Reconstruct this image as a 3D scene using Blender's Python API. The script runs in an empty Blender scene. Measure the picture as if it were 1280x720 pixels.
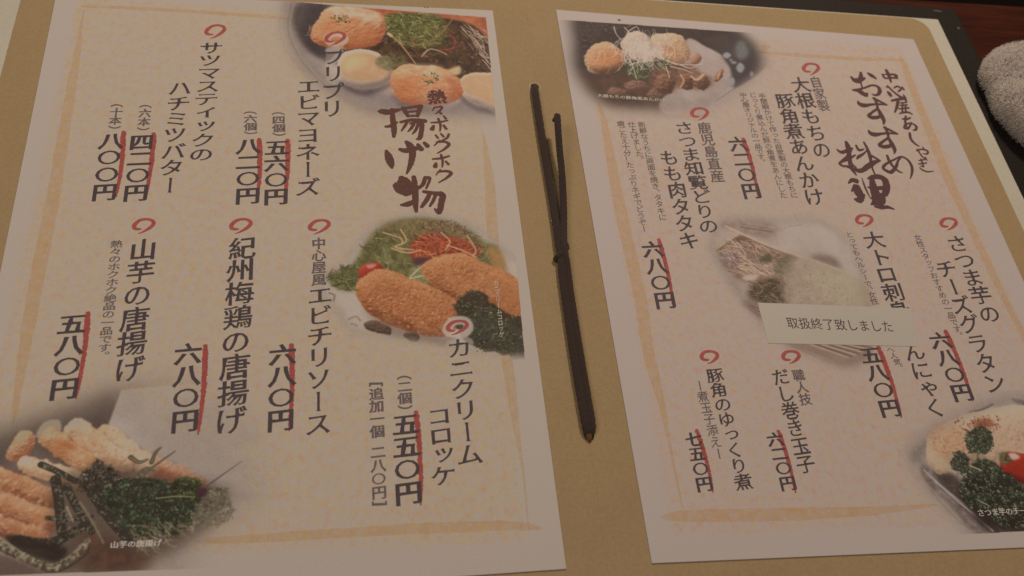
import bpy, math, random
import numpy as np
from mathutils import Matrix, Vector

# ------------------------------------------------------------------ camera, world, lamps, exposure
scene = bpy.context.scene
COL = scene.collection
MM = 0.001
CAM_AX = np.array([[0.9825466278022003, -0.012420599856469969, -0.18560132783396255],
                   [-0.09185098651643425, 0.8352519637691037, -0.5421416358257439],
                   [0.16175759787559404, 0.5497271011320628, 0.8195331560165557]])
CAM_C = np.array([-118.47736603653061, -402.99006766562667, 342.6551532664399])
FPX = 1221.7339879178746


def U(px, py, z=0.0):
    """point of the place (millimetres) seen at a measured position, at height z"""
    d = CAM_AX @ np.array([(px - 640) / FPX, -(py - 360) / FPX, -1.0])
    return CAM_C + (z - CAM_C[2]) / d[2] * d


cam_d = bpy.data.cameras.new('camera')
cam = bpy.data.objects.new('camera', cam_d)
COL.objects.link(cam)
m4 = Matrix([list(CAM_AX[i]) + [CAM_C[i] * MM] for i in range(3)] + [[0, 0, 0, 1]])
cam.matrix_world = m4
cam_d.sensor_width = 36
cam_d.lens = FPX / 1280 * 36
cam_d.clip_start = 0.02
cam_d.clip_end = 20
cam_d.dof.use_dof = True
cam_d.dof.focus_distance = 0.43
cam_d.dof.aperture_fstop = 14.0
scene.camera = cam

world = bpy.data.worlds.new('World')
scene.world = world
world.use_nodes = True
world.node_tree.nodes['Background'].inputs[0].default_value = (1.0, 0.74, 0.59, 1)
world.node_tree.nodes['Background'].inputs[1].default_value = 0.11

LDIR = Vector((3.24, 7.77, 8.0)).normalized()


def area(name, loc, target, size, power, color):
    l = bpy.data.lights.new(name, 'AREA')
    l.shape = 'DISK'
    l.size = size
    l.energy = power
    l.color = color
    o = bpy.data.objects.new(name, l)
    COL.objects.link(o)
    o.location = loc
    o.rotation_euler = (Vector(target) - Vector(loc)).to_track_quat('-Z', 'Y').to_euler()
    return o


lamp_target = Vector((0.0, -0.12, 0))
area('pendant_lamp_light', lamp_target + LDIR * 1.25, lamp_target, 0.14, 6.3, (1.0, 0.755, 0.56))
area('room_fill_light', (-0.78, -0.22, 0.90), (-0.15, -0.12, 0), 0.6, 2.2, (1.0, 0.78, 0.63))  # added fill from the left, stands in for ambient room light

scene.view_settings.view_transform = 'Standard'
scene.view_settings.look = 'None'
scene.view_settings.exposure = -0.04
scene.view_settings.gamma = 1.0
scene.render.engine = 'CYCLES'
scene.cycles.use_denoising = False
scene.cycles.max_bounces = 5
scene.cycles.transparent_max_bounces = 16

rng = np.random.default_rng(7)
random.seed(7)

# ------------------------------------------------------------------ colour helpers
PAPER = np.array([160, 143, 131]) / 255.0      # how white paper shows in the dim warm photograph


def lin(c):
    c = np.asarray(c, float)
    return np.where(c <= 0.04045, c / 12.92, ((c + 0.055) / 1.055) ** 2.4)


def enc(c):
    c = np.clip(np.asarray(c, float), 0, 1)
    return np.where(c <= 0.0031308, c * 12.92, 1.055 * c ** (1 / 2.4) - 0.055)


def albedo(c01):
    return np.clip(lin(c01) / lin(PAPER) * 0.78, 0.004, 0.92)


def A(r, g, b):
    a = albedo(np.array([r, g, b]) / 255.0)
    return (float(a[0]), float(a[1]), float(a[2]), 1.0)


# ------------------------------------------------------------------ object helpers
def mesh_obj(name, verts, faces, mats, parent=None, smooth=False):
    me = bpy.data.meshes.new(name)
    me.from_pydata([tuple(v) for v in verts], [], [tuple(f) for f in faces])
    me.update()
    if not isinstance(mats, (list, tuple)):
        mats = [mats]
    for m in mats:
        me.materials.append(m)
    if smooth:
        me.polygons.foreach_set('use_smooth', [True] * len(me.polygons))
    o = bpy.data.objects.new(name, me)
    COL.objects.link(o)
    if parent is not None:
        o.parent = parent
    return o


def thing(name, label, cat, loc=(0, 0, 0)):
    o = bpy.data.objects.new(name, None)
    COL.objects.link(o)
    o.empty_display_size = 0.02
    o.location = loc
    o['label'] = label
    o['category'] = cat
    return o


def mm(p):
    return np.asarray(p, float) * MM


def rounded(x0, y0, x1, y1, r, n=8, radii=None):
    """outline, counter-clockwise; radii = (bl, br, tr, tl)"""
    if radii is None:
        radii = (r,) * 4
    pts = []
    for (cx, cy, a0, rr) in ((x0, y0, 180, radii[0]), (x1, y0, 270, radii[1]), (x1, y1, 0, radii[2]), (x0, y1, 90, radii[3])):
        sx = 1 if cx == x0 else -1
        sy = 1 if cy == y0 else -1
        if rr <= 0:
            pts.append((cx, cy))
            continue
        for k in range(n + 1):
            a = math.radians(a0 + 90 * k / n)
            pts.append((cx + sx * rr + rr * math.cos(a), cy + sy * rr + rr * math.sin(a)))
    return pts


def slab(name, outline, z0, z1, mat, parent, bevel=0.0, smooth=False):
    """flat board from an outline in mm, with a small chamfer along the upper edge"""
    n = len(outline)
    P = np.array(outline, float)
    c = P.mean(0)
    rings = [(P, z0)]
    if bevel > 0:
        e = np.roll(P, -1, 0) - P
        e /= np.linalg.norm(e, axis=1)[:, None] + 1e-9
        nn = np.stack([e[:, 1], -e[:, 0]], 1)
        vn = nn + np.roll(nn, 1, 0)
        vn /= np.linalg.norm(vn, axis=1)[:, None] + 1e-9
        for k in range(0, 4):
            a = math.pi / 2 * k / 3
            rings.append((P - vn * bevel * (1 - math.cos(a)), z1 - bevel + bevel * math.sin(a)))
    else:
        rings.append((P, z1))
    vs, fs = [], []
    for R, z in rings:
        vs += [(x * MM, y * MM, z * MM) for x, y in R]
    for k in range(len(rings) - 1):
        for i in range(n):
            j = (i + 1) % n
            fs.append((k * n + i, k * n + j, (k + 1) * n + j, (k + 1) * n + i))
    fs.append(tuple(range(n))[::-1])
    fs.append(tuple((len(rings) - 1) * n + i for i in range(n)))
    return mesh_obj(name, vs, fs, mat, parent)


# ------------------------------------------------------------------ materials
def new_mat(name, rough=0.8, spec=0.3):
    m = bpy.data.materials.new(name)
    m.use_nodes = True
    nt = m.node_tree
    b = nt.nodes['Principled BSDF']
    b.inputs['Roughness'].default_value = rough
    b.inputs['Specular IOR Level'].default_value = spec
    return m, nt, b


def N(nt, typ, **kw):
    n = nt.nodes.new(typ)
    for k, v in kw.items():
        if hasattr(n, k):
            setattr(n, k, v)
        else:
            n.inputs[k].default_value = v
    return n


def noise(nt, vec, scale, detail=3, rough=0.6, stretch=None, loc=(0, 0, 0)):
    mp = N(nt, 'ShaderNodeMapping')
    mp.inputs['Scale'].default_value = stretch or (1, 1, 1)
    mp.inputs['Location'].default_value = loc
    nt.links.new(vec, mp.inputs[0])
    n = N(nt, 'ShaderNodeTexNoise')
    n.inputs['Scale'].default_value = scale
    n.inputs['Detail'].default_value = detail
    n.inputs['Roughness'].default_value = rough
    nt.links.new(mp.outputs[0], n.inputs['Vector'])
    return n.outputs[0]


def ramp(nt, fac, stops):
    r = N(nt, 'ShaderNodeValToRGB')
    els = r.color_ramp.elements
    while len(els) < len(stops):
        els.new(0.5)
    for e, (p, c) in zip(els, stops):
        e.position = p
        e.color = c if len(c) == 4 else (*c, 1)
    nt.links.new(fac, r.inputs[0])
    return r.outputs[0]


def mix(nt, fac, a, b, blend='MIX'):
    n = N(nt, 'ShaderNodeMix', data_type='RGBA', blend_type=blend)
    if isinstance(fac, (int, float)):
        n.inputs[0].default_value = fac
    else:
        nt.links.new(fac, n.inputs[0])
    for s, v in ((6, a), (7, b)):
        if isinstance(v, tuple):
            n.inputs[s].default_value = v
        else:
            nt.links.new(v, n.inputs[s])
    return n.outputs[2]


def math_n(nt, op, a, b=None, clamp=False):
    n = N(nt, 'ShaderNodeMath', operation=op, use_clamp=clamp)
    for s, v in ((0, a), (1, b)):
        if v is None:
            continue
        if isinstance(v, (int, float)):
            n.inputs[s].default_value = v
        else:
            nt.links.new(v, n.inputs[s])
    return n.outputs[0]


def bump(nt, b, height, strength, dist):
    bp = N(nt, 'ShaderNodeBump')
    bp.inputs['Strength'].default_value = strength
    bp.inputs['Distance'].default_value = dist
    nt.links.new(height, bp.inputs['Height'])
    nt.links.new(bp.outputs[0], b.inputs['Normal'])


def obj_coord(nt):
    return N(nt, 'ShaderNodeTexCoord').outputs['Object']


def paper_mat(name, base, fleck, x0, y0, x1, y1, amount, seed):
    """white menu stock printed with a mottled orange fibre pattern inside a plain margin"""
    m, nt, b = new_mat(name, 0.62, 0.25)
    v = obj_coord(nt)
    sep = N(nt, 'ShaderNodeSeparateXYZ')
    nt.links.new(v, sep.inputs[0])
    wob = noise(nt, v, 90, 2, loc=(seed, 0, 0))
    wob = math_n(nt, 'MULTIPLY', math_n(nt, 'SUBTRACT', wob, 0.5), 0.006)
    d = math_n(nt, 'MINIMUM',
               math_n(nt, 'MINIMUM', math_n(nt, 'SUBTRACT', sep.outputs[0], x0), math_n(nt, 'SUBTRACT', x1, sep.outputs[0])),
               math_n(nt, 'MINIMUM', math_n(nt, 'SUBTRACT', sep.outputs[1], y0), math_n(nt, 'SUBTRACT', y1, sep.outputs[1])))
    edge = math_n(nt, 'MULTIPLY', math_n(nt, 'ADD', d, wob), 400, clamp=True)
    big = ramp(nt, noise(nt, v, 22, 3, loc=(seed, 3, 0)), [(0.3, (0.35,) * 3), (0.75, (1,) * 3)])
    mid = ramp(nt, noise(nt, v, 330, 4, 0.75, (1.1, 0.7, 1), (seed, 1, 0)), [(0.40, (0,) * 3), (0.68, (1,) * 3)])
    fine = ramp(nt, noise(nt, v, 1000, 3, 0.75, (1.3, 0.5, 1), (seed, 5, 0)), [(0.40, (0.1,) * 3), (0.60, (1,) * 3)])
    fac = math_n(nt, 'MULTIPLY', math_n(nt, 'MULTIPLY', mid, fine), big)
    soft = math_n(nt, 'MULTIPLY', ramp(nt, noise(nt, v, 420, 4, 0.75, (1, .7, 1), (seed, 9, 0)), [(0.46, (0,) * 3), (0.66, (1,) * 3)]), 0.55)
    fac = math_n(nt, 'MULTIPLY', math_n(nt, 'ADD', fac, soft), edge)
    fac = math_n(nt, 'MULTIPLY', fac, amount, clamp=True)
    grain = ramp(nt, noise(nt, v, 1500, 2, 0.6, loc=(seed, 2, 0)), [(0.3, (0.93,) * 3), (0.7, (1.0,) * 3)])
    hue = mix(nt, ramp(nt, noise(nt, v, 260, 2, loc=(seed, 8, 1)), [(0.42, (0,) * 3), (0.58, (1,) * 3)]), fleck[0], fleck[1])
    c = mix(nt, fac, base, hue)
    c = mix(nt, 1.0, c, grain, 'MULTIPLY')
    nt.links.new(c, b.inputs['Base Color'])
    bump(nt, b, noise(nt, v, 900, 3), 0.12, 0.0002)
    return m


def grain_mat(name, c1, c2, scale, rough=0.7, spec=0.25, bstr=0.2, stretch=None, bdist=0.0003, big=0.06):
    m, nt, b = new_mat(name, rough, spec)
    v = obj_coord(nt)
    f = noise(nt, v, scale, 5, 0.7, stretch)
    c = mix(nt, ramp(nt, f, [(0.3, (0,) * 3), (0.7, (1,) * 3)]), c1, c2)
    c = mix(nt, 1.0, c, ramp(nt, noise(nt, v, scale * 0.03, 3), [(0.3, (1 - big,) * 3), (0.7, (1,) * 3)]), 'MULTIPLY')
    nt.links.new(c, b.inputs['Base Color'])
    bump(nt, b, f, bstr, bdist)
    return m


def ink_mat(name, col, var=0.12, alpha=None, scale=600):
    m, nt, b = new_mat(name, 0.6, 0.2)
    v = obj_coord(nt)
    k = tuple(min(1, c * (1 + var * 3)) for c in col[:3]) + (1,)
    f = ramp(nt, noise(nt, v, scale, 3, 0.7), [(0.35, (0,) * 3), (0.75, (1,) * 3)])
    nt.links.new(mix(nt, f, col, k), b.inputs['Base Color'])
    if alpha:
        lo, hi = alpha
        a = ramp(nt, noise(nt, v, 260, 5, 0.8, (1, 1, 1)), [(0.3, (lo,) * 3), (0.62, (hi,) * 3)])
        nt.links.new(a, b.inputs['Alpha'])
    return m


M_card = grain_mat('kraft_card', A(140, 115, 82), A(130, 103, 73), 900, 0.75, 0.2, 0.15)
M_lining = grain_mat('cream_lining_paper', A(165, 152, 133), A(158, 144, 125), 600, 0.45, 0.35, 0.1)
M_cover = grain_mat('black_leatherette', (0.014, 0.013, 0.011, 1), (0.024, 0.021, 0.018, 1), 1400, 0.6, 0.2, 0.5)
M_ink = ink_mat('grey_black_ink', A(61, 51, 52))
M_ink_small = ink_mat('thin_grey_ink', A(84, 71, 69))
M_brown = ink_mat('brown_heading_ink', A(76, 48, 42))
M_brown2 = ink_mat('plum_heading_ink', A(71, 47, 46))
M_red = ink_mat('red_brush_ink', A(134, 62, 56), 0.12, (0.72, 1.0), 400)
M_redmark = ink_mat('red_swirl_ink', A(138, 66, 62), 0.1, (0.85, 1.0), 400)
M_border = ink_mat('ochre_brush_ink', A(172, 136, 96), 0.03, (0.05, 0.50), 300)
M_white = ink_mat('white_caption_ink', A(168, 155, 146), 0.02)
M_sticker = grain_mat('white_label_tape', A(159, 146, 131), A(156, 142, 128), 500, 0.5, 0.3, 0.05)
M_hole = grain_mat('punched_hole_dark', A(58, 42, 30), A(44, 32, 24), 900)
M_holerim = grain_mat('punched_hole_rim', A(170, 150, 122), A(150, 128, 98), 900)
M_paper_l = paper_mat('mottled_menu_paper', A(161, 145, 133), (A(170, 124, 78), A(176, 144, 76)), -0.2390, -0.2885, -0.0450, -0.0095, 0.74, 3.0)
M_paper_r = paper_mat('pink_mottled_menu_paper', A(161, 144, 135), (A(172, 116, 86), A(176, 138, 80)), 0.0095, -0.2880, 0.2000, -0.0085, 0.70, 11.0)


def cord_mat():
    m, nt, b = new_mat('dark_brown_braided_cord', 0.85, 0.15)
    v = N(nt, 'ShaderNodeTexCoord').outputs['UV']
    w = N(nt, 'ShaderNodeTexWave', wave_type='BANDS', bands_direction='DIAGONAL')
    w.inputs['Scale'].default_value = 1.0
    w.inputs['Distortion'].default_value = 0.6
    mp = N(nt, 'ShaderNodeMapping')
    mp.inputs['Scale'].default_value = (6, 1.6, 1)
    nt.links.new(v, mp.inputs[0])
    nt.links.new(mp.outputs[0], w.inputs['Vector'])
    nz = noise(nt, obj_coord(nt), 1800, 3)
    c = mix(nt, w.outputs[1], A(30, 22, 19), A(48, 36, 31))
    c = mix(nt, nz, c, A(62, 48, 41))
    nt.links.new(c, b.inputs['Base Color'])
    bump(nt, b, w.outputs[1], 0.5, 0.0004)
    b.inputs['Sheen Weight'].default_value = 0.15
    return m


M_cord = cord_mat()


def wood_mat():
    m, nt, b = new_mat('red_brown_lacquered_wood', 0.55, 0.12)
    v = obj_coord(nt)
    g = noise(nt, v, 60, 6, 0.65, (0.25, 2.6, 1))
    g2 = noise(nt, v, 420, 4, 0.7, (0.12, 2.0, 1))
    c = ramp(nt, g, [(0.25, (0.032, 0.006, 0.002)), (0.5, (0.078, 0.014, 0.005)), (0.75, (0.13, 0.026, 0.010))])
    c = mix(nt, 0.55, c, ramp(nt, g2, [(0.35, (0.25, 0.2, 0.2)), (0.65, (1, 1, 1))]), 'MULTIPLY')
    nt.links.new(c, b.inputs['Base Color'])
    bump(nt, b, g2, 0.15, 0.0004)
    return m


M_wood = wood_mat()
M_floor = grain_mat('dark_floor', (0.012, 0.008, 0.007, 1), (0.02, 0.013, 0.01, 1), 8, 0.6, 0.2, 0.2)


def towel_mat():
    m, nt, b = new_mat('white_terry_cotton', 0.95, 0.1)
    v = obj_coord(nt)
    f = noise(nt, v, 260, 4, 0.7)
    c = mix(nt, ramp(nt, f, [(0.3, (0,) * 3), (0.7, (1,) * 3)]), (0.93, 0.92, 0.90, 1), (0.96, 0.95, 0.94, 1))
    nt.links.new(c, b.inputs['Base Color'])
    tr = N(nt, 'ShaderNodeBsdfTranslucent')
    nt.links.new(c, tr.inputs[0])
    ms = N(nt, 'ShaderNodeMixShader')
    ms.inputs[0].default_value = 0.5
    nt.links.new(b.outputs[0], ms.inputs[1])
    nt.links.new(tr.outputs[0], ms.inputs[2])
    nt.links.new(ms.outputs[0], nt.nodes['Material Output'].inputs[0])
    return m


M_towel = towel_mat()
M_towel_base = grain_mat('white_cotton_ground', (0.90, 0.89, 0.87, 1), (0.80, 0.79, 0.77, 1), 500, 0.95, 0.1, 0.5)

# ------------------------------------------------------------------ the setting: floor and table
fl = mesh_obj('floor', [(-3, -3, -0.72), (3, -3, -0.72), (3, 4, -0.72), (-3, 4, -0.72)], [(0, 1, 2, 3)], M_floor)
fl['kind'] = 'structure'

Z_TABLE = -4.6
table = thing('restaurant_table', 'dark red brown lacquered wooden table under the open menu', 'table', (0, -0.16, -0.72))
e0, e1 = U(1160, 0, Z_TABLE), U(1280, 7.5, Z_TABLE)
dirx = (e1 - e0)[:2] / np.linalg.norm((e1 - e0)[:2])
diry = np.array([dirx[1], -dirx[0]])
q = [e0[:2] - dirx * 900, e0[:2] + dirx * 700, e0[:2] + dirx * 700 + diry * 720, e0[:2] - dirx * 900 + diry * 720]
off = np.array([0, 0.16 / MM])
tt = slab('table_top', [tuple(p + off) for p in q][::-1], (Z_TABLE - 30) + 720, Z_TABLE + 720, M_wood, table, bevel=2.0)
for cx, cy in ((-820, -620), (620, -620), (-820, -60), (620, -60)):
    b0 = e0[:2] + dirx * cx * 0.97 * 1.0 + diry * (-cy)
    b0 = b0 + off
    slab('leg', rounded(b0[0] - 30, b0[1] - 30, b0[0] + 30, b0[1] + 30, 6, 3), 0, Z_TABLE - 30 + 720, M_wood, table)

# ------------------------------------------------------------------ the menu book
menu = thing('open_menu', 'open Japanese restaurant menu with black cover, kraft pages, printed sheets and dark cord', 'menu', (0, 0, 0))
FOLD = -16.6
slab('cover', rounded(-282, -329, 248.6, 29.6, 3, 5), -4.55, -1.75, M_cover, menu, bevel=0.9)
slab('lining', rounded(-273, -318, 232.4, 17.6, 0.5, 3), -1.80, -1.05, M_lining, menu, bevel=0.2)
slab('card_page', rounded(-263.2, -314, FOLD - 0.01, 16.2, 0, 8, (10, 0, 0, 10)), -1.10, -0.45, M_card, menu, bevel=0.03)
slab('card_page', rounded(FOLD + 0.01, -314, 223.0, 16.2, 0, 8, (0, 10, 10, 0)), -1.10, -0.45, M_card, menu, bevel=0.03)
Z_CARD = -0.45

# pale patches painted in as glints on the corner of the cover
def tiny_patch(name, px, py, wpx, hpx, ang, mat, parent, z, n=9):
    c = U(px, py, z)
    s = np.linalg.norm(U(px + 1, py, z) - c)
    vs = [(c[0] * MM, c[1] * MM, z * MM)]
    for k in range(n):
        a = 2 * math.pi * k / n
        r = 1 + 0.25 * math.sin(3 * a + px)
        x, y = wpx / 2 * s * r * math.cos(a), hpx / 2 * s * r * math.sin(a)
        vs.append(((c[0] + x * math.cos(ang) - y * math.sin(ang)) * MM, (c[1] + x * math.sin(ang) + y * math.cos(ang)) * MM, z * MM))
    return mesh_obj(name, vs, [(0, 1 + k, 1 + (k + 1) % n) for k in range(n)], mat, parent)


M_glint = grain_mat('pale_glint', (0.35, 0.33, 0.28, 1), (0.2, 0.18, 0.15, 1), 900, 0.4)
cover_ob = bpy.data.objects['cover']
tiny_patch('glint_patch', 1172, 13.6, 11, 1.6, -0.05, M_glint, cover_ob, -1.74)
tiny_patch('glint_patch', 1198, 35, 3.4, 2.2, -0.6, M_glint, cover_ob, -1.74)

# printed sheets ----------------------------------------------------------
TH = 0.38


def sheet(label, corners, mat):
    P = [U(*c)[:2] for c in corners][::-1]     # counter-clockwise
    out = []
    for i in range(4):
        a, b = P[i], P[(i + 1) % 4]
        n = 12
        for k in range(n):
            t = k / n
            out.append(tuple(a + (b - a) * t))
    o = slab('menu_sheet', out, Z_CARD + 0.01, 0.0, mat, menu, bevel=0.08)
    o['label'] = label
    return o


sheet_l = sheet('left menu sheet of fried dishes with three food photographs', [(71, -11.5), (616, 13), (708, 711), (-86, 767)], M_paper_l)
sheet_r = sheet('right menu sheet of recommended dishes with a white notice strip', [(695, 12), (1142, 49), (1428, 678), (815, 704)], M_paper_r)
AX = {'L': np.array([math.cos(0.0207), math.sin(0.0207)]), 'R': np.array([1.0, 0.0])}
SHEET = {'L': sheet_l, 'R': sheet_r}

# ------------------------------------------------------------------ glyphs as outlines filled with mesh
tcurve = bpy.data.curves.new('glyph_source', 'FONT')
tcurve.resolution_u = 3
tob = bpy.data.objects.new('glyph_source', tcurve)
COL.objects.link(tob)
GL = {}


def glyph(ch):
    if ch in GL:
        return GL[ch]
    tcurve.body = ch
    bpy.context.view_layer.update()
    ev = tob.evaluated_get(bpy.context.evaluated_depsgraph_get())
    me = ev.to_mesh()
    if me is None or not len(me.vertices):
        GL[ch] = None
        return None
    v = np.array([tuple(x.co) for x in me.vertices])[:, :2]
    f = [tuple(p.vertices) for p in me.polygons]
    ev.to_mesh_clear()
    # merge doubles so that the boundary is closed
    key = {}
    remap = []
    vv = []
    for p in v:
        k = (round(p[0], 4), round(p[1], 4))
        if k not in key:
            key[k] = len(vv)
            vv.append(p)
        remap.append(key[k])
    v = np.array(vv)
    f = [tuple(remap[i] for i in t) for t in f]
    f = [t for t in f if len(set(t)) == len(t)]
    ec = {}
    for t in f:
        a = sum(v[t[i]][0] * v[t[(i + 1) % len(t)]][1] - v[t[(i + 1) % len(t)]][0] * v[t[i]][1] for i in range(len(t)))
        tt_ = t if a > 0 else t[::-1]
        for i in range(len(tt_)):
            e = (tt_[i], tt_[(i + 1) % len(tt_)])
            ec[e] = ec.get(e, 0) + 1
    nrm = np.zeros_like(v)
    for (a, b), _ in ec.items():
        if (b, a) not in ec:
            d = v[b] - v[a]
            L = np.linalg.norm(d)
            if L > 1e-6:
                n = np.array([d[1], -d[0]]) / L
                nrm[a] += n
                nrm[b] += n
    L = np.linalg.norm(nrm, axis=1)
    # corners (stroke ends) have short normal sums: they flare like a brush does
    sharp = np.clip((1.75 - L) / 0.5, 0, 1) * (L > 1e-6)
    nrm[L > 1e-6] /= L[L > 1e-6][:, None]
    GL[ch] = (v, f, nrm, sharp)
    return GL[ch]


ROT = set('ー（）[]〔〕－…')
SMALL = set('ッャュョィっゃゅょぁ')
PUNC = set('。、')


def put_text(name, side, text, p0, p1, w, mat, bold=(0.02, -0.004), adv=None, hscale=1.0, slope=0.07, z=0.05,
             horizontal=False, parent=None, flow=1.0, label=None, jitter=0.0, flare=0.030):
    """a line of characters between the centres of its first and last one"""
    a, b = U(*p0)[:2], U(*p1)[:2]
    chars = list(text)
    av = []
    for c in chars:
        av.append(0.55 if c in '（）[]' else (0.6 if c in ' ' else (0.75 if c in PUNC else 1.0)))
    pos = [0.0]
    for i in range(1, len(chars)):
        pos.append(pos[-1] + (av[i - 1] + av[i]) / 2)
    tot = pos[-1] if pos[-1] > 0 else 1
    pitch = np.linalg.norm(b - a) / tot
    ax = AX[side]
    ay = np.array([-ax[1], ax[0]])
    mid = ((p0[0] + p1[0]) / 2, (p0[1] + p1[1]) / 2)
    s = np.linalg.norm(U(mid[0] + 1, mid[1])[:2] - U(*mid)[:2])
    W = w * s / 0.88
    H = pitch * 1.04 * hscale
    if horizontal:
        W = pitch * 1.0 * hscale
        H = w * s / 0.88
    vs, fs = [], []
    for i, c in enumerate(chars):
        g = glyph(c)
        if g is None:
            continue
        v, f, n, sharp = g
        cen = a + (b - a) * pos[i] / tot
        ph = rng.uniform(0, 6.28, 2)
        dens = min(1.0, max(0.35, 120 / len(v)))
        wn = dens * (1 + 0.35 * np.sin(v[:, 0] * 9 + ph[0]) * np.sin(v[:, 1] * 8 + ph[1]))
        up_right = 0.6 + 0.6 * (n[:, 0] - n[:, 1] * 0.3 > 0)
        vv = v + n * np.array(bold) * wn[:, None] + n * (sharp * up_right * flare * dens)[:, None]
        x, y = vv[:, 0] - 0.5, vv[:, 1] - 0.38
        if c in ROT and not horizontal:
            if c in '（）[]':
                x, y = vv[:, 0] - (v[:, 0].min() + v[:, 0].max()) / 2, vv[:, 1] - (v[:, 1].min() + v[:, 1].max()) / 2
            x, y = y, -x
            if c == 'ー':
                x = x * 1.25
                y = y * 0.95
        elif c in SMALL and not horizontal:
            x, y = x + 0.08, y + 0.10
        elif c in PUNC and not horizontal:
            x, y = x + 0.55, y + 0.5
        elif c == '〇':
            x, y = x * 0.92, y * 0.86
        if c not in ROT:
            y = y + slope * x + 0.10 * slope * np.sin(x * 5)
        j = rng.normal(0, jitter, 3)
        px = cen[0] + (x * W * (1 + j[2])) * ax[0] + (y * H) * ay[0] + j[0] * W
        py = cen[1] + (x * W * (1 + j[2])) * ax[1] + (y * H) * ay[1] + j[1] * H
        o = len(vs)
        zj = rng.uniform(0, 0.006, len(px))
        vs += [(px[k] * MM, py[k] * MM, (z + zj[k]) * MM) for k in range(len(px))]
        fs += [tuple(o + k for k in t) for t in f]
    ob = mesh_obj(name, vs, fs, mat, parent if parent is not None else SHEET[side])
    if label:
        ob['label'] = label
    return ob


# ------------------------------------------------------------------ brush strokes with swelling width
def catmull(P, per=7, closed=False):
    P = np.array(P, float)
    if len(P) < 3 and not closed:
        t = np.linspace(0, 1, per + 1)[:, None]
        return P[0] * (1 - t) + P[1] * t
    n = len(P)
    out = []
    segs = n if closed else n - 1
    for i in range(segs):
        if closed:
            p0, p1, p2, p3 = P[(i - 1) % n], P[i], P[(i + 1) % n], P[(i + 2) % n]
        else:
            p0, p1, p2, p3 = P[max(i - 1, 0)], P[i], P[i + 1], P[min(i + 2, n - 1)]
        for k in range(per):
            t = k / per
            out.append(0.5 * ((2 * p1) + (-p0 + p2) * t + (2 * p0 - 5 * p1 + 4 * p2 - p3) * t * t + (-p0 + 3 * p1 - 3 * p2 + p3) * t ** 3))
    if not closed:
        out.append(P[-1])
    return np.array(out)


def ribbon_geo(pts, z, rough=0.0, caps=True, per=7):
    """pts: (px, py, width px) in the photograph's measure -> verts, faces in mm"""
    Q = catmull([(*U(p[0], p[1])[:2], p[2] * np.linalg.norm(U(p[0] + 1, p[1])[:2] - U(p[0], p[1])[:2])) for p in pts], per)
    C, Wd = Q[:, :2], np.maximum(Q[:, 2], 0.05) / 2
    T = np.gradient(C, axis=0)
    T /= np.linalg.norm(T, axis=1)[:, None] + 1e-9
    Nn = np.stack([-T[:, 1], T[:, 0]], 1)
    r1 = 1 + rough * rng.normal(0, 1, len(C))
    r2 = 1 + rough * rng.normal(0, 1, len(C))
    Lp, Rp = C + Nn * (Wd * r1)[:, None], C - Nn * (Wd * r2)[:, None]
    n = len(C)
    zz = z + np.linspace(0, 0.003, n)
    vs = [(x, y, zz[i]) for i, (x, y) in enumerate(Lp)] + [(x, y, zz[i]) for i, (x, y) in enumerate(Rp)]
    fs = [(i, i + n, i + n + 1, i + 1) for i in range(n - 1)]
    if caps:
        for e, s in ((0, -1), (n - 1, 1)):
            base = len(vs)
            vs.append((*C[e], zz[e]))
            k = 5
            for j in range(k + 1):
                a = math.pi * j / k
                d = Nn[e] * math.cos(a) + T[e] * s * math.sin(a) * 0.8
                vs.append((*(C[e] + d * Wd[e]), zz[e]))
            fs += [(base, base + 1 + j, base + 2 + j) for j in range(k)]
    return vs, fs


def strokes(name, side, lst, conv, mat, z=0.05, rough=0.05, parent=None, label=None, wk=1.0, dz=0.004):
    k, ox, oy = conv
    V, F = [], []
    for i, st in enumerate(lst):
        v, f = ribbon_geo([(ox + x / k, oy + y / k, w / k * wk) for x, y, w in st], z + i * dz, rough)
        o = len(V)
        V += [(a * MM, b * MM, c * MM) for a, b, c in v]
        F += [tuple(o + t for t in ff) for ff in f]
    ob = mesh_obj(name, V, F, mat, parent if parent is not None else SHEET[side])
    if label:
        ob['label'] = label
    return ob


ID = (1.0, 0.0, 0.0)


def swirl(side, px, py, s=1.0):
    base = [(-5, 9.3, 0.8), (0.5, 7.2, 2.4), (7.0, 3.0, 4.2), (11.0, -1.6, 4.8), (9.2, -5.6, 4.4), (2.5, -7.4, 3.6), (-5.5, -6.0, 4.2), (-10.6, -1.0, 5.2), (-10.0, 3.0, 4.8), (-5.0, 4.2, 3.4), (-2.4, 3.8, 2.2)]
    pts = [(px + x * s + (y * (-0.18) if side == 'L' else y * 0.25), py + y * s, w * s * 1.0) for x, y, w in base]
    return strokes('swirl_mark', side, [pts], ID, M_redmark, 0.06, 0.03)


def price_line(side, p0, p1, w=6.5, z=0.045):
    x0, y0 = p0
    x1, y1 = p1
    pts = []
    n = 9
    for k in range(n + 1):
        t = k / n
        bow = math.sin(math.pi * t) * 2.2
        ww = w * (1.15 - 0.55 * t) * (0.75 if k == 0 else 1) * (0.55 if k == n else 1)
        pts.append((x0 + (x1 - x0) * t + bow, y0 + (y1 - y0) * t, ww))
    o = strokes('price_line', side, [pts], ID, M_red, z, 0.14)
    return o


def border(side, pts):
    return strokes('border_line', side, [pts], ID, M_border, 0.012, 0.035)


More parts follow.
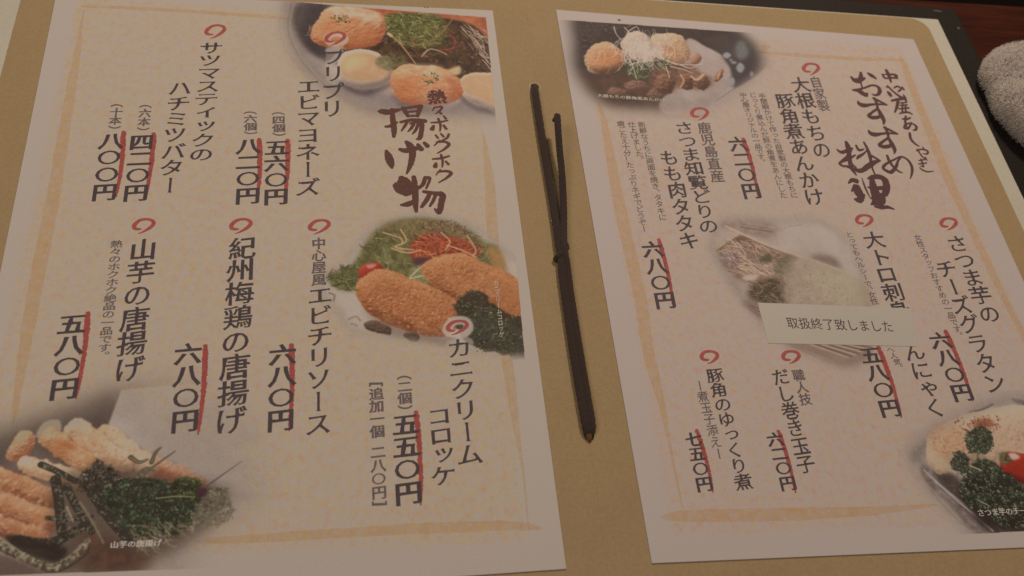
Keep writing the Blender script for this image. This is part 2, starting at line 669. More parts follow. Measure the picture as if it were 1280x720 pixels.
# =================================================================== painted food photographs (flat print)
def vnoise(h, w, cell, octaves=3, seed=0, gain=0.55):
    r = np.random.default_rng(seed)
    out = np.zeros((h, w))
    amp, tot = 1.0, 0
    for _ in range(octaves):
        gh, gw = int(h / cell) + 3, int(w / cell) + 3
        g = r.random((gh, gw))
        yy, xx = np.arange(h) / cell, np.arange(w) / cell
        iy, ix = yy.astype(int), xx.astype(int)
        fy, fx = (yy - iy)[:, None], (xx - ix)[None, :]
        fy, fx = fy * fy * (3 - 2 * fy), fx * fx * (3 - 2 * fx)
        a, b = g[iy][:, ix], g[iy][:, ix + 1]
        c, d = g[iy + 1][:, ix], g[iy + 1][:, ix + 1]
        out += amp * ((a * (1 - fx) + b * fx) * (1 - fy) + (c * (1 - fx) + d * fx) * fy)
        tot += amp
        amp *= gain
        cell = max(cell / 2, 1.01)
    return out / tot


def gblur(a, s):
    if s < 0.3:
        return a
    r = int(3 * s + 1)
    k = np.exp(-0.5 * (np.arange(-r, r + 1) / s) ** 2)
    k /= k.sum()
    p = np.pad(a, ((r, r), (0, 0)), mode='edge')
    out = np.zeros_like(a)
    for i, wt in enumerate(k):
        out += wt * p[i:i + a.shape[0]]
    p = np.pad(out, ((0, 0), (r, r)), mode='edge')
    out = np.zeros_like(a)
    for i, wt in enumerate(k):
        out += wt * p[:, i:i + a.shape[1]]
    return out


SATUR = 0.90


class Pic:
    """a canvas lying on a sheet; everything is drawn in sheet millimetres (RES texels per mm)"""
    RES = 5.0

    def __init__(self, side, conv, outline, base, seed):
        self.side, self.conv, self.seed = side, conv, seed
        self.r = np.random.default_rng(seed)
        k, ox, oy = conv
        P = np.array([U(ox + x / k, oy + y / k)[:2] for x, y in outline])
        self.x0, self.y1 = P[:, 0].min() - 1, P[:, 1].max() + 1
        self.x1, self.y0 = P[:, 0].max() + 1, P[:, 1].min() - 1
        self.w, self.h = int((self.x1 - self.x0) * self.RES), int((self.y1 - self.y0) * self.RES)
        self.rgb = np.ones((self.h, self.w, 3)) * np.array(base) / 255.0
        self.alpha = np.zeros((self.h, self.w))
        # texels per unit of the zoomed tracing
        c = self.T([(outline[0][0], outline[0][1]), (outline[0][0] + 10, outline[0][1])])
        self.u = np.linalg.norm(c[1] - c[0]) / 10

    def T(self, pts):
        k, ox, oy = self.conv
        out = []
        for p in pts:
            q_ = U(ox + p[0] / k, oy + p[1] / k)
            out.append(((q_[0] - self.x0) * self.RES, (self.y1 - q_[1]) * self.RES))
        return np.array(out)

    def mask(self, pts, blur=1.0, smooth=True, inv=False):
        P = self.T(pts)
        if smooth:
            P = catmull(P, 6, closed=True)
        m = np.zeros((self.h, self.w), bool)
        x0, y0 = np.floor(P.min(0)).astype(int) - 1
        x1, y1 = np.ceil(P.max(0)).astype(int) + 2
        x0, y0, x1, y1 = max(x0, 0), max(y0, 0), min(x1, self.w), min(y1, self.h)
        if x1 <= x0 or y1 <= y0:
            return m.astype(float)
        X, Y = np.meshgrid(np.arange(x0, x1) + 0.5, np.arange(y0, y1) + 0.5)
        ins = np.zeros(X.shape, bool)
        for i in range(len(P)):
            ax_, ay_ = P[i]
            bx_, by_ = P[(i + 1) % len(P)]
            if abs(ay_ - by_) < 1e-9:
                continue
            cond = ((ay_ > Y) != (by_ > Y)) & (X < (bx_ - ax_) * (Y - ay_) / (by_ - ay_) + ax_)
            ins ^= cond
        m[y0:y1, x0:x1] = ins
        return gblur(m.astype(float), blur)

    def paint(self, m, col, op=1.0):
        c = np.array(col) / 255.0 if not isinstance(col, np.ndarray) or col.ndim == 1 else col
        mm_ = (m * op)[..., None]
        self.rgb = self.rgb * (1 - mm_) + c * mm_

    def fill(self, pts, col, blur=1.0, op=1.0, smooth=True, var=0.0, cell=8, col2=None):
        m = self.mask(pts, blur, smooth)
        c = np.ones_like(self.rgb) * np.array(col) / 255.0
        if col2 is not None:
            n = vnoise(self.h, self.w, cell, 3, self.r.integers(1e6))
            n = np.clip((n - 0.5) * 2.6 + 0.5, 0, 1)[..., None]
            c = c * (1 - n) + np.array(col2) / 255.0 * n
        if var:
            n = vnoise(self.h, self.w, max(cell / 2, 2), 3, self.r.integers(1e6))
            c = c * (1 + var * (n - 0.5) * 2)[..., None]
        self.rgb = self.rgb * (1 - (m * op)[..., None]) + np.clip(c, 0, 1) * (m * op)[..., None]
        return m

    def solid(self, pts, dark, midc, light, round_=8, rough=0.5, cell=5, blur=0.9, L=(-0.35, -0.75), op=1.0, gain=1.0, patch=None, ragged=0.9):
        """a rounded food body as it looks in the print: form from a blurred outline, crumb from noise"""
        m = self.mask(pts, 3.0)
        wn = vnoise(self.h, self.w, 12, 3, self.r.integers(1e6)) - 0.5
        m = gblur(np.clip((m + wn * ragged * 2 * np.sqrt(np.clip(m * (1 - m), 0, 1)) - 0.5) * 8 + 0.5, 0, 1), blur)
        hgt = gblur(m, round_) * round_ * 1.6
        n = vnoise(self.h, self.w, cell, 3, self.r.integers(1e6), 0.6)
        hh = hgt + n * rough * cell * 0.6
        gy, gx = np.gradient(hh)
        nz = 1 / np.sqrt(1 + gx ** 2 + gy ** 2)
        s = (-gx * L[0] - gy * L[1] + 0.75) * nz
        s = np.clip((s - 0.35) * gain / 0.9, 0, 1)[..., None]
        d, mi, li = [np.array(c) / 255.0 for c in (dark, midc, light)]
        c = np.where(s < 0.5, d * (1 - s * 2) + mi * s * 2, mi * (2 - 2 * s) + li * (2 * s - 1))
        if patch is not None:
            pn = np.clip((vnoise(self.h, self.w, cell * 4, 3, self.r.integers(1e6)) - 0.5) * 4, 0, 1)[..., None]
            c = c * (1 - pn * 0.6) + np.array(patch) / 255.0 * pn * 0.6
        mm_ = (m * op)[..., None]
        self.rgb = self.rgb * (1 - mm_) + c * mm_
        return m

    def shade(self, pts, amt, blur):
        m = self.mask(pts, blur)
        self.rgb *= (1 - amt * m)[..., None]

    def strand(self, pts, w, col, op=0.9, smooth=True, soft=0.7, w2=None):
        P = self.T(pts)
        if smooth and len(P) > 2:
            P = catmull(P, 5)
        self._line(P, w * self.u, col, op, soft, None if w2 is None else w2 * self.u)

    def _line(self, P, w, col, op=0.9, soft=0.7, w2=None):
        w2 = w if w2 is None else w2
        r = max(w, w2) / 2 + 2
        x0, y0 = np.floor(P.min(0) - r).astype(int)
        x1, y1 = np.ceil(P.max(0) + r).astype(int)
        x0, y0, x1, y1 = max(x0, 0), max(y0, 0), min(x1, self.w), min(y1, self.h)
        if x1 <= x0 or y1 <= y0:
            return
        X, Y = np.meshgrid(np.arange(x0, x1) + 0.5, np.arange(y0, y1) + 0.5)
        best = np.zeros(X.shape)
        n = len(P) - 1
        for i in range(n):
            a, b = P[i], P[i + 1]
            d = b - a
            L2 = max(d @ d, 1e-9)
            t = np.clip(((X - a[0]) * d[0] + (Y - a[1]) * d[1]) / L2, 0, 1)
            D = np.hypot(X - a[0] - t * d[0], Y - a[1] - t * d[1])
            ww = (w + (w2 - w) * (i + t) / n) / 2
            best = np.maximum(best, np.clip((ww - D) / soft + 0.5, 0, 1))
        best = (best * op)[..., None]
        c = np.array(col) / 255.0
        self.rgb[y0:y1, x0:x1] = self.rgb[y0:y1, x0:x1] * (1 - best) + c * best

    def scatter(self, region, n, r0, r1, cols, op=0.85, shape='dot', dirn=None, length=3.0):
        """small marks scattered in a region (r in texels)"""
        m = self.mask(region, 0.5)
        ys, xs = np.nonzero(m > 0.5)
        if not len(xs):
            return
        for _ in range(n):
            i = self.r.integers(len(xs))
            x, y = xs[i], ys[i]
            rr = self.r.uniform(r0, r1)
            c = np.array(cols[self.r.integers(len(cols))]) * self.r.uniform(0.85, 1.15)
            if shape == 'dot':
                a = self.r.uniform(0, 6.28)
                d = np.array([math.cos(a), math.sin(a)]) * rr * 0.5
                self._line(np.array([[x, y] - d, [x, y] + d]), rr * 1.3, c, op)
            else:
                a = self.r.uniform(0, 6.28) if dirn is None else self.r.normal(dirn, 0.45)
                ln = rr * length * self.r.uniform(0.6, 1.4)
                d = np.array([math.cos(a), math.sin(a)])
                nn = np.array([-d[1], d[0]]) * self.r.normal(0, 0.25) * ln
                P = catmull(np.array([[x, y] - d * ln, [x, y] + nn, [x, y] + d * ln]), 4)
                self._line(P, rr, c, op)

    def parsley(self, region, n, dark=(40, 34, 27), greens=((48, 52, 34), (68, 72, 46), (94, 96, 68), (124, 120, 96)), s=1.0, op=0.95):
        m = self.mask(region, 4.0)
        wn = vnoise(self.h, self.w, 14 * s, 3, self.r.integers(1e6)) - 0.5
        m2 = gblur(np.clip((m + wn * 3.0 * np.sqrt(np.clip(m * (1 - m), 0, 1)) - 0.42) * 5 + 0.5, 0, 1), 1.2)
        self.paint(m2, dark, 0.82)
        ys, xs = np.nonzero(m2 > 0.35)
        for _ in range(n):
            i = self.r.integers(len(xs))
            cx, cy = xs[i], ys[i]
            sh = self.r.uniform(0.7, 1.25)
            for _k in range(7):
                x, y = cx + self.r.normal(0, 2.6 * s), cy + self.r.normal(0, 2.2 * s)
                lvl = min(3, max(0, int(self.r.normal(1.2, 0.9) + (cy - y) / 3)))
                c = np.array(greens[lvl]) * sh
                a = self.r.uniform(0, 6.28)
                d = np.array([math.cos(a), math.sin(a)]) * self.r.uniform(0.5, 1.5) * s
                self._line(np.array([[x, y] - d, [x, y] + d]), self.r.uniform(1.0, 2.2) * s, c, op, 0.8)

    def halo(self, pts, w, op=0.6):
        P = catmull(self.T(pts), 5) if len(pts) > 2 else self.T(pts)
        m = np.zeros((self.h, self.w))
        X, Y = np.meshgrid(np.arange(self.w) + 0.5, np.arange(self.h) + 0.5)
        for i in range(len(P) - 1):
            a, d = P[i], P[i + 1] - P[i]
            t = np.clip(((X - a[0]) * d[0] + (Y - a[1]) * d[1]) / max(d @ d, 1e-9), 0, 1)
            D = np.hypot(X - a[0] - t * d[0], Y - a[1] - t * d[1])
            m = np.maximum(m, np.clip((w * self.u / 2 - D) / 3 + 0.5, 0, 1))
        self.paint(gblur(m, 1.2), (172, 156, 144), op)

    def finish(self, soft=0.55, sat=1.0):
        for c in range(3):
            self.rgb[..., c] = gblur(self.rgb[..., c], soft)
        g = self.r.normal(0, 0.012, (self.h, self.w, 1))
        tone = vnoise(self.h, self.w, 26, 4, self.seed * 7 + 1, 0.7) - 0.5
        self.rgb = self.rgb * (1 + tone * 0.22 * np.clip(1.25 - self.rgb.mean(2) / 0.62, 0.15, 1))[..., None]
        fine = vnoise(self.h, self.w, 4, 2, self.seed * 7 + 2, 0.8) - 0.5
        self.rgb = self.rgb * (1 + fine * 0.14 * np.clip(1.25 - self.rgb.mean(2) / 0.62, 0.15, 1))[..., None]
        rel = self.rgb / PAPER
        lum = rel.mean(2, keepdims=True)
        rgb = np.clip((lum + (rel - lum) * SATUR) * PAPER + g, 0.02, 1)
        al = np.clip(self.alpha, 0, 1)
        name = 'food_print_%d' % self.seed
        img = bpy.data.images.new(name, self.w, self.h, alpha=True)
        buf = np.ones((self.h, self.w, 4), np.float32)
        buf[..., :3] = enc(albedo(rgb))
        buf[..., 3] = al
        img.alpha_mode = 'CHANNEL_PACKED'
        img.pixels.foreach_set(buf[::-1].ravel())
        img.update()
        img.pack()
        m, nt, b = new_mat('printed_food_picture', 0.55, 0.25)
        tex = N(nt, 'ShaderNodeTexImage', image=img, extension='EXTEND')
        nt.links.new(tex.outputs[0], b.inputs['Base Color'])
        nt.links.new(tex.outputs[1], b.inputs['Alpha'])
        # a thin printed layer, cut to the outline of the picture
        st = 2.0
        nx, ny = int((self.x1 - self.x0) / st) + 1, int((self.y1 - self.y0) / st) + 1
        z = 0.025
        vid, vs, fs, uv = {}, [], [], []

        def V(i, j):
            if (i, j) not in vid:
                vid[(i, j)] = len(vs)
                x, y = min(self.x0 + i * st, self.x1), max(self.y1 - j * st, self.y0)
                vs.append((x * MM, y * MM, z * MM))
                uv.append(((x - self.x0) / (self.x1 - self.x0), (y - self.y0) / (self.y1 - self.y0)))
            return vid[(i, j)]
        for j in range(ny):
            for i in range(nx):
                a0, a1 = int(j * st * self.RES), int((j + 1) * st * self.RES) + 1
                b0, b1 = int(i * st * self.RES), int((i + 1) * st * self.RES) + 1
                blk = al[a0:a1, b0:b1]
                if blk.size and blk.max() > 0.02:
                    fs.append((V(i, j + 1), V(i + 1, j + 1), V(i + 1, j), V(i, j)))
        o = mesh_obj('food_photograph', vs, fs, m, SHEET[self.side])
        me = o.data
        lay = me.uv_layers.new(name='UVMap')
        for l in me.loops:
            lay.data[l.index].uv = uv[l.vertex_index]
        return o


#PICS
exec_pics = True


def pic_shrimp():
    C = (4.267, 340, 0)
    p = Pic('L', C, [(-40, 0), (1240, 20), (1240, 720), (-40, 720)], (164, 148, 137), 21)
    p.fill([(60, 0), (330, 20), (300, 200), (330, 400), (560, 560), (1200, 640), (1190, 700), (500, 690), (230, 520), (90, 300)], (146, 129, 122), 14, col2=(136, 119, 114), cell=60)
    # grey bowl
    p.fill([(150, 10), (420, 10), (420, 330), (300, 330), (190, 260), (115, 140)], (86, 74, 70), 6, col2=(68, 57, 55), cell=50)
    p.fill([(200, 40), (300, 20), (320, 240), (250, 290), (170, 220)], (56, 46, 50), 10, op=0.8)
    for k, (dx, c, w) in enumerate(((0, (160, 146, 138), 5), (14, (112, 98, 100), 6), (28, (150, 136, 130), 4), (60, (118, 104, 108), 5))):
        p.strand([(118 - dx, 20), (98 - dx, 150), (150 - dx, 290), (270 - dx, 430), (400 - dx * .6, 520), (600, 600 + dx * .4)], w, c, 0.5, soft=2)
    p.fill([(380, 380), (700, 520), (1190, 560), (1190, 600), (900, 620), (600, 560), (420, 490)], (104, 90, 94), 12, op=0.75, col2=(122, 106, 108), cell=40)
    # red rim at the top right and the dark salad bed
    p.fill([(440, 20), (1170, 70), (1190, 330), (1000, 160), (700, 110), (480, 80)], (146, 70, 44), 3, col2=(160, 92, 60), cell=20)
    p.fill([(520, 120), (700, 90), (1000, 110), (1140, 200), (1200, 420), (1000, 420), (780, 380), (620, 370), (540, 290), (380, 270), (400, 230)], (52, 34, 28), 3, col2=(74, 50, 32), cell=14)
    p.scatter([(560, 180), (1000, 180), (1180, 400), (1000, 400), (640, 330)], 220, 2, 5, [(38, 26, 24), (82, 60, 34), (96, 48, 40), (60, 48, 30), (110, 84, 60)], 0.7)
    # frisee
    p.fill([(590, 90), (760, 70), (900, 90), (930, 170), (880, 240), (760, 250), (650, 210)], (96, 94, 46), 4, col2=(72, 70, 34), cell=8)
    p.scatter([(590, 90), (760, 70), (900, 90), (930, 170), (880, 240), (760, 250), (640, 210)], 330, 1.2, 2.4, [(132, 124, 78), (152, 144, 102), (94, 88, 46), (64, 58, 32), (112, 110, 60), (46, 38, 26)], 0.85, 'line', None, 3)
    p.scatter([(700, 190), (960, 150), (980, 260), (760, 300)], 90, 1.2, 2.2, [(70, 60, 34), (120, 104, 66), (116, 58, 44)], 0.8, 'line', None, 3)
    for _ in range(60):
        x, y = p.r.uniform(990, 1130), p.r.uniform(125, 330)
        if (x - 990) * 1.2 + 120 < y + 140 and y < 130 + (x - 960) * 1.3:
            p.strand([(x, y), (x + 22, y + 22), (x + p.r.uniform(30, 60), y + p.r.uniform(20, 60))], p.r.uniform(4, 8), p.r.choice([(160, 140, 122), (140, 112, 96), (176, 158, 134)]), 0.75)
    p.strand([(960, 105), (900, 180), (830, 225), (750, 242)], 8, (138, 92, 62), 0.85)
    p.strand([(880, 265), (960, 260), (975, 215), (950, 190)], 12, (136, 52, 46), 0.8)
    p.strand([(800, 300), (840, 262), (900, 275), (930, 290)], 10, (158, 138, 110), 0.8)
    p.fill([(600, 300), (680, 280), (720, 340), (620, 380)], (66, 52, 34), 3, col2=(96, 84, 52), cell=6)
    # shrimp upper left
    sh = p.solid([(310, 36), (480, 44), (590, 84), (604, 170), (560, 236), (430, 262), (350, 262), (250, 240), (203, 190), (240, 110)], (140, 72, 44), (182, 122, 84), (198, 164, 134), 16, 0.5, 16, 1.2, gain=0.95)
    p.fill([(320, 30), (480, 44), (580, 84), (570, 130), (470, 104), (380, 96), (310, 70)], (186, 166, 146), 6, 0.75, col2=(170, 140, 112), cell=14)
    p.scatter([(240, 120), (600, 120), (540, 240), (220, 200)], 70, 1.6, 3, [(194, 158, 126), (160, 104, 70), (186, 138, 102)], 0.4, 'line', 2.5, 5)
    p.fill([(400, 180), (560, 150), (540, 230), (420, 250)], (158, 88, 52), 8, 0.55)
    p.fill([(230, 150), (330, 120), (360, 180), (270, 215)], (176, 108, 70), 8, 0.5)
    p.scatter([(310, 86), (400, 86), (420, 120), (330, 118)], 46, 1.4, 3, [(66, 68, 40), (92, 94, 58), (50, 44, 30)], 0.8)
    p.scatter([(280, 88), (590, 120), (560, 150), (300, 120)], 40, 1.2, 2.2, [(120, 104, 70), (196, 170, 140)], 0.5)
    p.strand([(626, 182), (690, 240), (766, 340)], 12, (150, 112, 78), 0.95, w2=8)
    p.strand([(622, 180), (636, 190)], 20, (172, 148, 116), 0.95)
    # eggs
    p.fill([(350, 420), (480, 482), (640, 430), (660, 380), (680, 430), (520, 505), (400, 480)], (72, 56, 58), 6, 0.8)
    p.solid([(345, 370), (370, 290), (460, 262), (560, 280), (632, 350), (640, 400), (590, 455), (490, 476), (400, 455), (350, 412)], (120, 102, 96), (176, 156, 134), (190, 174, 156), 14, 0.1, 20, 1.3)
    p.fill([(360, 360), (390, 300), (470, 278), (560, 300), (620, 360), (610, 410), (540, 432), (450, 430), (380, 405)], (177, 138, 104), 4, 0.95, col2=(168, 128, 94), cell=30)
    p.fill([(380, 330), (450, 292), (520, 310), (480, 350), (400, 380)], (192, 164, 120), 8, 0.6)
    p.fill([(560, 310), (610, 296), (650, 340), (640, 372), (600, 372), (556, 345)], (96, 86, 58), 3, 0.95, col2=(120, 106, 76), cell=6)
    p.fill([(930, 380), (990, 352), (1008, 365), (1000, 395), (960, 400)], (172, 148, 110), 3)
    p.fill([(1010, 500), (1080, 560), (1195, 590), (1195, 615), (1090, 590), (1010, 540)], (66, 50, 52), 6, 0.8)
    p.solid([(1000, 440), (1030, 400), (1100, 386), (1240, 410), (1240, 600), (1120, 566), (1030, 520)], (128, 108, 100), (176, 152, 130), (190, 170, 150), 12, 0.1, 20, 1.3)
    p.fill([(1008, 440), (1040, 406), (1110, 396), (1240, 420), (1240, 560), (1120, 530), (1030, 490)], (178, 139, 106), 3, 0.95, col2=(170, 131, 98), cell=30)
    # shrimp lower
    p.fill([(640, 500), (900, 590), (1010, 540), (1010, 570), (860, 610), (700, 580)], (84, 66, 66), 8, 0.6)
    p.solid([(633, 410), (660, 370), (720, 342), (800, 350), (880, 350), (960, 390), (1006, 440), (1008, 520), (900, 560), (760, 560), (680, 530), (640, 460)], (146, 74, 44), (186, 120, 80), (202, 162, 130), 18, 0.45, 18, 1.2)
    p.fill([(690, 350), (860, 345), (950, 390), (1000, 450), (960, 470), (880, 420), (780, 400), (700, 390)], (196, 164, 136), 6, 0.7, col2=(176, 130, 96), cell=16)
    p.scatter([(650, 400), (800, 350), (990, 430), (960, 540), (720, 540)], 80, 1.6, 3, [(196, 160, 128), (160, 104, 70), (188, 140, 104)], 0.4, 'line', 0.5, 5)
    p.fill([(930, 410), (985, 430), (1000, 500), (960, 490)], (160, 84, 54), 5, 0.7)
    p.fill([(640, 420), (760, 440), (800, 520), (720, 545), (660, 500)], (170, 98, 58), 12, 0.6)
    p.scatter([(800, 400), (870, 390), (890, 430), (830, 450)], 44, 1.4, 3, [(84, 84, 56), (110, 110, 78), (64, 58, 40)], 0.85)
    p.halo([(292, 205), (320, 185), (370, 185), (392, 210), (360, 235), (310, 232), (292, 205)], 36, 0.75)
    p.halo([(330, 270), (328, 420)], 84, 0.4)
    p.halo([(300, 270), (375, 262), (320, 330)], 34, 0.5)
    # the paper light shows through where the picture fades out below
    p.fill([(760, 600), (860, 470), (1000, 560), (1200, 590), (1240, 700), (700, 700)], (156, 140, 132), 20, 0.45)
    hard = p.mask([(-200, -22), (310, 27), (1140, 93), (1196, 660), (1180, 900), (-200, 900)], 0.5, False)
    soft = p.mask([(190, -200), (1400, -200), (1500, 560), (1150, 610), (860, 600), (560, 590), (330, 480), (170, 350), (85, 180), (85, -100)], 22)
    p.alpha = hard * soft 
    o = p.finish()
    o['label'] = 'printed picture of shrimp and boiled egg halves on frisee'


def pic_croquette():
    C = (2.768, 320, 240)
    p = Pic('L', C, [(170, 30), (960, 30), (960, 640), (170, 640)], (166, 150, 138), 22)
    salad = [(245, 290), (330, 255), (370, 190), (420, 130), (540, 92), (680, 108), (790, 170), (840, 200), (850, 300), (700, 330), (600, 340), (430, 330), (300, 340)]
    p.fill(salad, (104, 98, 56), 5, 0.95, col2=(76, 70, 38), cell=16)
    p.scatter(salad, 420, 1.2, 2.6, [(128, 122, 80), (92, 90, 48), (66, 60, 34), (146, 136, 100), (110, 104, 62)], 0.75, 'line', None, 4)
    p.scatter([(245, 290), (330, 250), (370, 300), (300, 340)], 120, 1.2, 2.6, [(70, 72, 42), (92, 92, 56), (52, 48, 30)], 0.75, 'line', None, 3)
    p.fill([(430, 110), (560, 92), (700, 110), (770, 160), (740, 200), (500, 150)], (122, 98, 62), 8, 0.6, col2=(96, 80, 50), cell=10)
    p.scatter([(560, 100), (700, 108), (775, 160), (770, 210), (700, 180), (600, 150)], 110, 1.2, 2.4, [(80, 46, 50), (66, 48, 40), (140, 112, 80), (110, 60, 60)], 0.75, 'line', None, 4)
    p.fill([(530, 200), (560, 158), (640, 148), (730, 172), (770, 215), (700, 225), (600, 240), (545, 235)], (150, 62, 36), 4, 0.9, col2=(116, 44, 30), cell=8)
    p.scatter([(530, 200), (560, 150), (640, 145), (760, 180), (770, 220), (600, 240)], 150, 1.4, 2.6, [(176, 84, 48), (158, 62, 36), (190, 112, 74), (110, 38, 30)], 0.85, 'line', None, 4)
    for st in ([(500, 130), (520, 170), (480, 190), (545, 200)], [(470, 195), (520, 210), (570, 200)], [(640, 140), (670, 170), (655, 200)], [(660, 185), (710, 200), (760, 225)], [(730, 150), (760, 200), (750, 222)], [(440, 140), (500, 160), (505, 180)]):
        p.strand(st, 6, (180, 140, 104), 0.85)
    p.fill([(545, 230), (600, 230), (590, 262), (560, 262)], (78, 42, 50), 3)
    p.fill([(530, 270), (590, 250), (600, 300), (540, 310)], (140, 134, 96), 3, 0.9, col2=(110, 104, 66), cell=5)
    for st in ([(524, 305), (560, 268), (590, 250)], [(530, 300), (580, 290), (610, 300)]):
        p.strand(st, 5, (178, 166, 140), 0.8)
    p.fill([(800, 190), (850, 210), (870, 300), (820, 260)], (160, 112, 66), 6, 0.8)
    # tomato
    p.solid([(354, 285), (366, 252), (405, 244), (436, 255), (432, 280), (400, 300), (372, 312)], (104, 26, 22), (150, 44, 30), (172, 84, 66), 7, 0.05, 8)
    p.fill([(385, 252), (415, 250), (405, 262), (388, 264)], (186, 150, 130), 1.5, 0.7)
    # crumbed croquettes
    c2 = [(572, 275), (592, 240), (650, 216), (720, 214), (790, 246), (850, 270), (905, 300), (960, 360), (960, 480), (880, 450), (800, 400), (730, 388), (690, 372), (640, 350), (600, 312)]
    c1 = [(345, 335), (362, 300), (420, 266), (480, 276), (540, 300), (620, 332), (690, 372), (716, 410), (700, 460), (660, 495), (600, 500), (520, 480), (440, 450), (370, 400)]
    p.fill([(600, 320), (700, 378), (760, 400), (720, 440), (640, 380)], (60, 34, 24), 4, 0.9)
    for c_, rr in ((c2, 15), (c1, 17)):
        m = p.solid(c_, (118, 60, 34), (164, 100, 60), (188, 138, 96), rr, 0.75, 5.5, 1.3, gain=1.0, patch=(172, 114, 72))
        p.scatter(c_, 520, 1.4, 3.4, [(184, 130, 84), (196, 154, 112), (148, 84, 50), (134, 74, 44), (174, 112, 68)], 0.38)
    p.fill([(380, 400), (450, 440), (560, 480), (660, 480), (700, 440), (700, 480), (640, 502), (540, 492), (430, 456)], (96, 46, 26), 9, 0.55)
    p.fill([(820, 320), (960, 380), (960, 470), (860, 440)], (150, 84, 44), 10, 0.4)
    p.fill([(440, 455), (560, 500), (690, 500), (720, 520), (600, 530), (470, 490)], (112, 92, 84), 9, 0.6)
    p.parsley([(690, 385), (735, 345), (790, 352), (820, 390), (880, 430), (960, 450), (960, 575), (860, 560), (740, 530), (705, 480)], 300, greens=((40, 42, 26), (62, 66, 40), (88, 90, 62), (118, 114, 90)))
    p.solid([(370, 455), (410, 444), (465, 466), (460, 494), (400, 480)], (60, 42, 36), (92, 68, 56), (124, 100, 84), 4, 1.0, 4)
    p.solid([(512, 490), (560, 488), (560, 516), (525, 512)], (56, 40, 34), (84, 62, 50), (104, 84, 70), 3, 0.8, 4)
    for st in ([(322, 440), (345, 430), (360, 444)], [(330, 455), (350, 462)]):
        p.strand(st, 8, (132, 106, 88), 0.6)
    p.strand([(255, 350), (272, 358), (268, 376)], 8, (120, 90, 72), 0.6)
    p.halo([(660, 478), (680, 448), (720, 445), (735, 466), (715, 490), (665, 485)], 34, 0.85)
    p.halo([(672, 530), (735, 520), (690, 590)], 34, 0.6)
    hard = p.mask([(-100, -100), (860, -100), (900, 250), (929, 570), (935, 700), (-100, 700)], 0.5, False)
    soft = p.mask([(222, 300), (300, 250), (350, 180), (410, 120), (530, 80), (700, 92), (800, 150), (900, 230), (1100, 300), (1100, 540), (900, 560), (760, 550), (620, 520), (480, 500), (330, 480), (290, 420), (235, 365)], 10)
    p.alpha = hard * soft
    p.alpha *= 0.97
    o = p.finish()
    o['label'] = 'printed picture of two golden crumbed croquettes with salad and parsley'


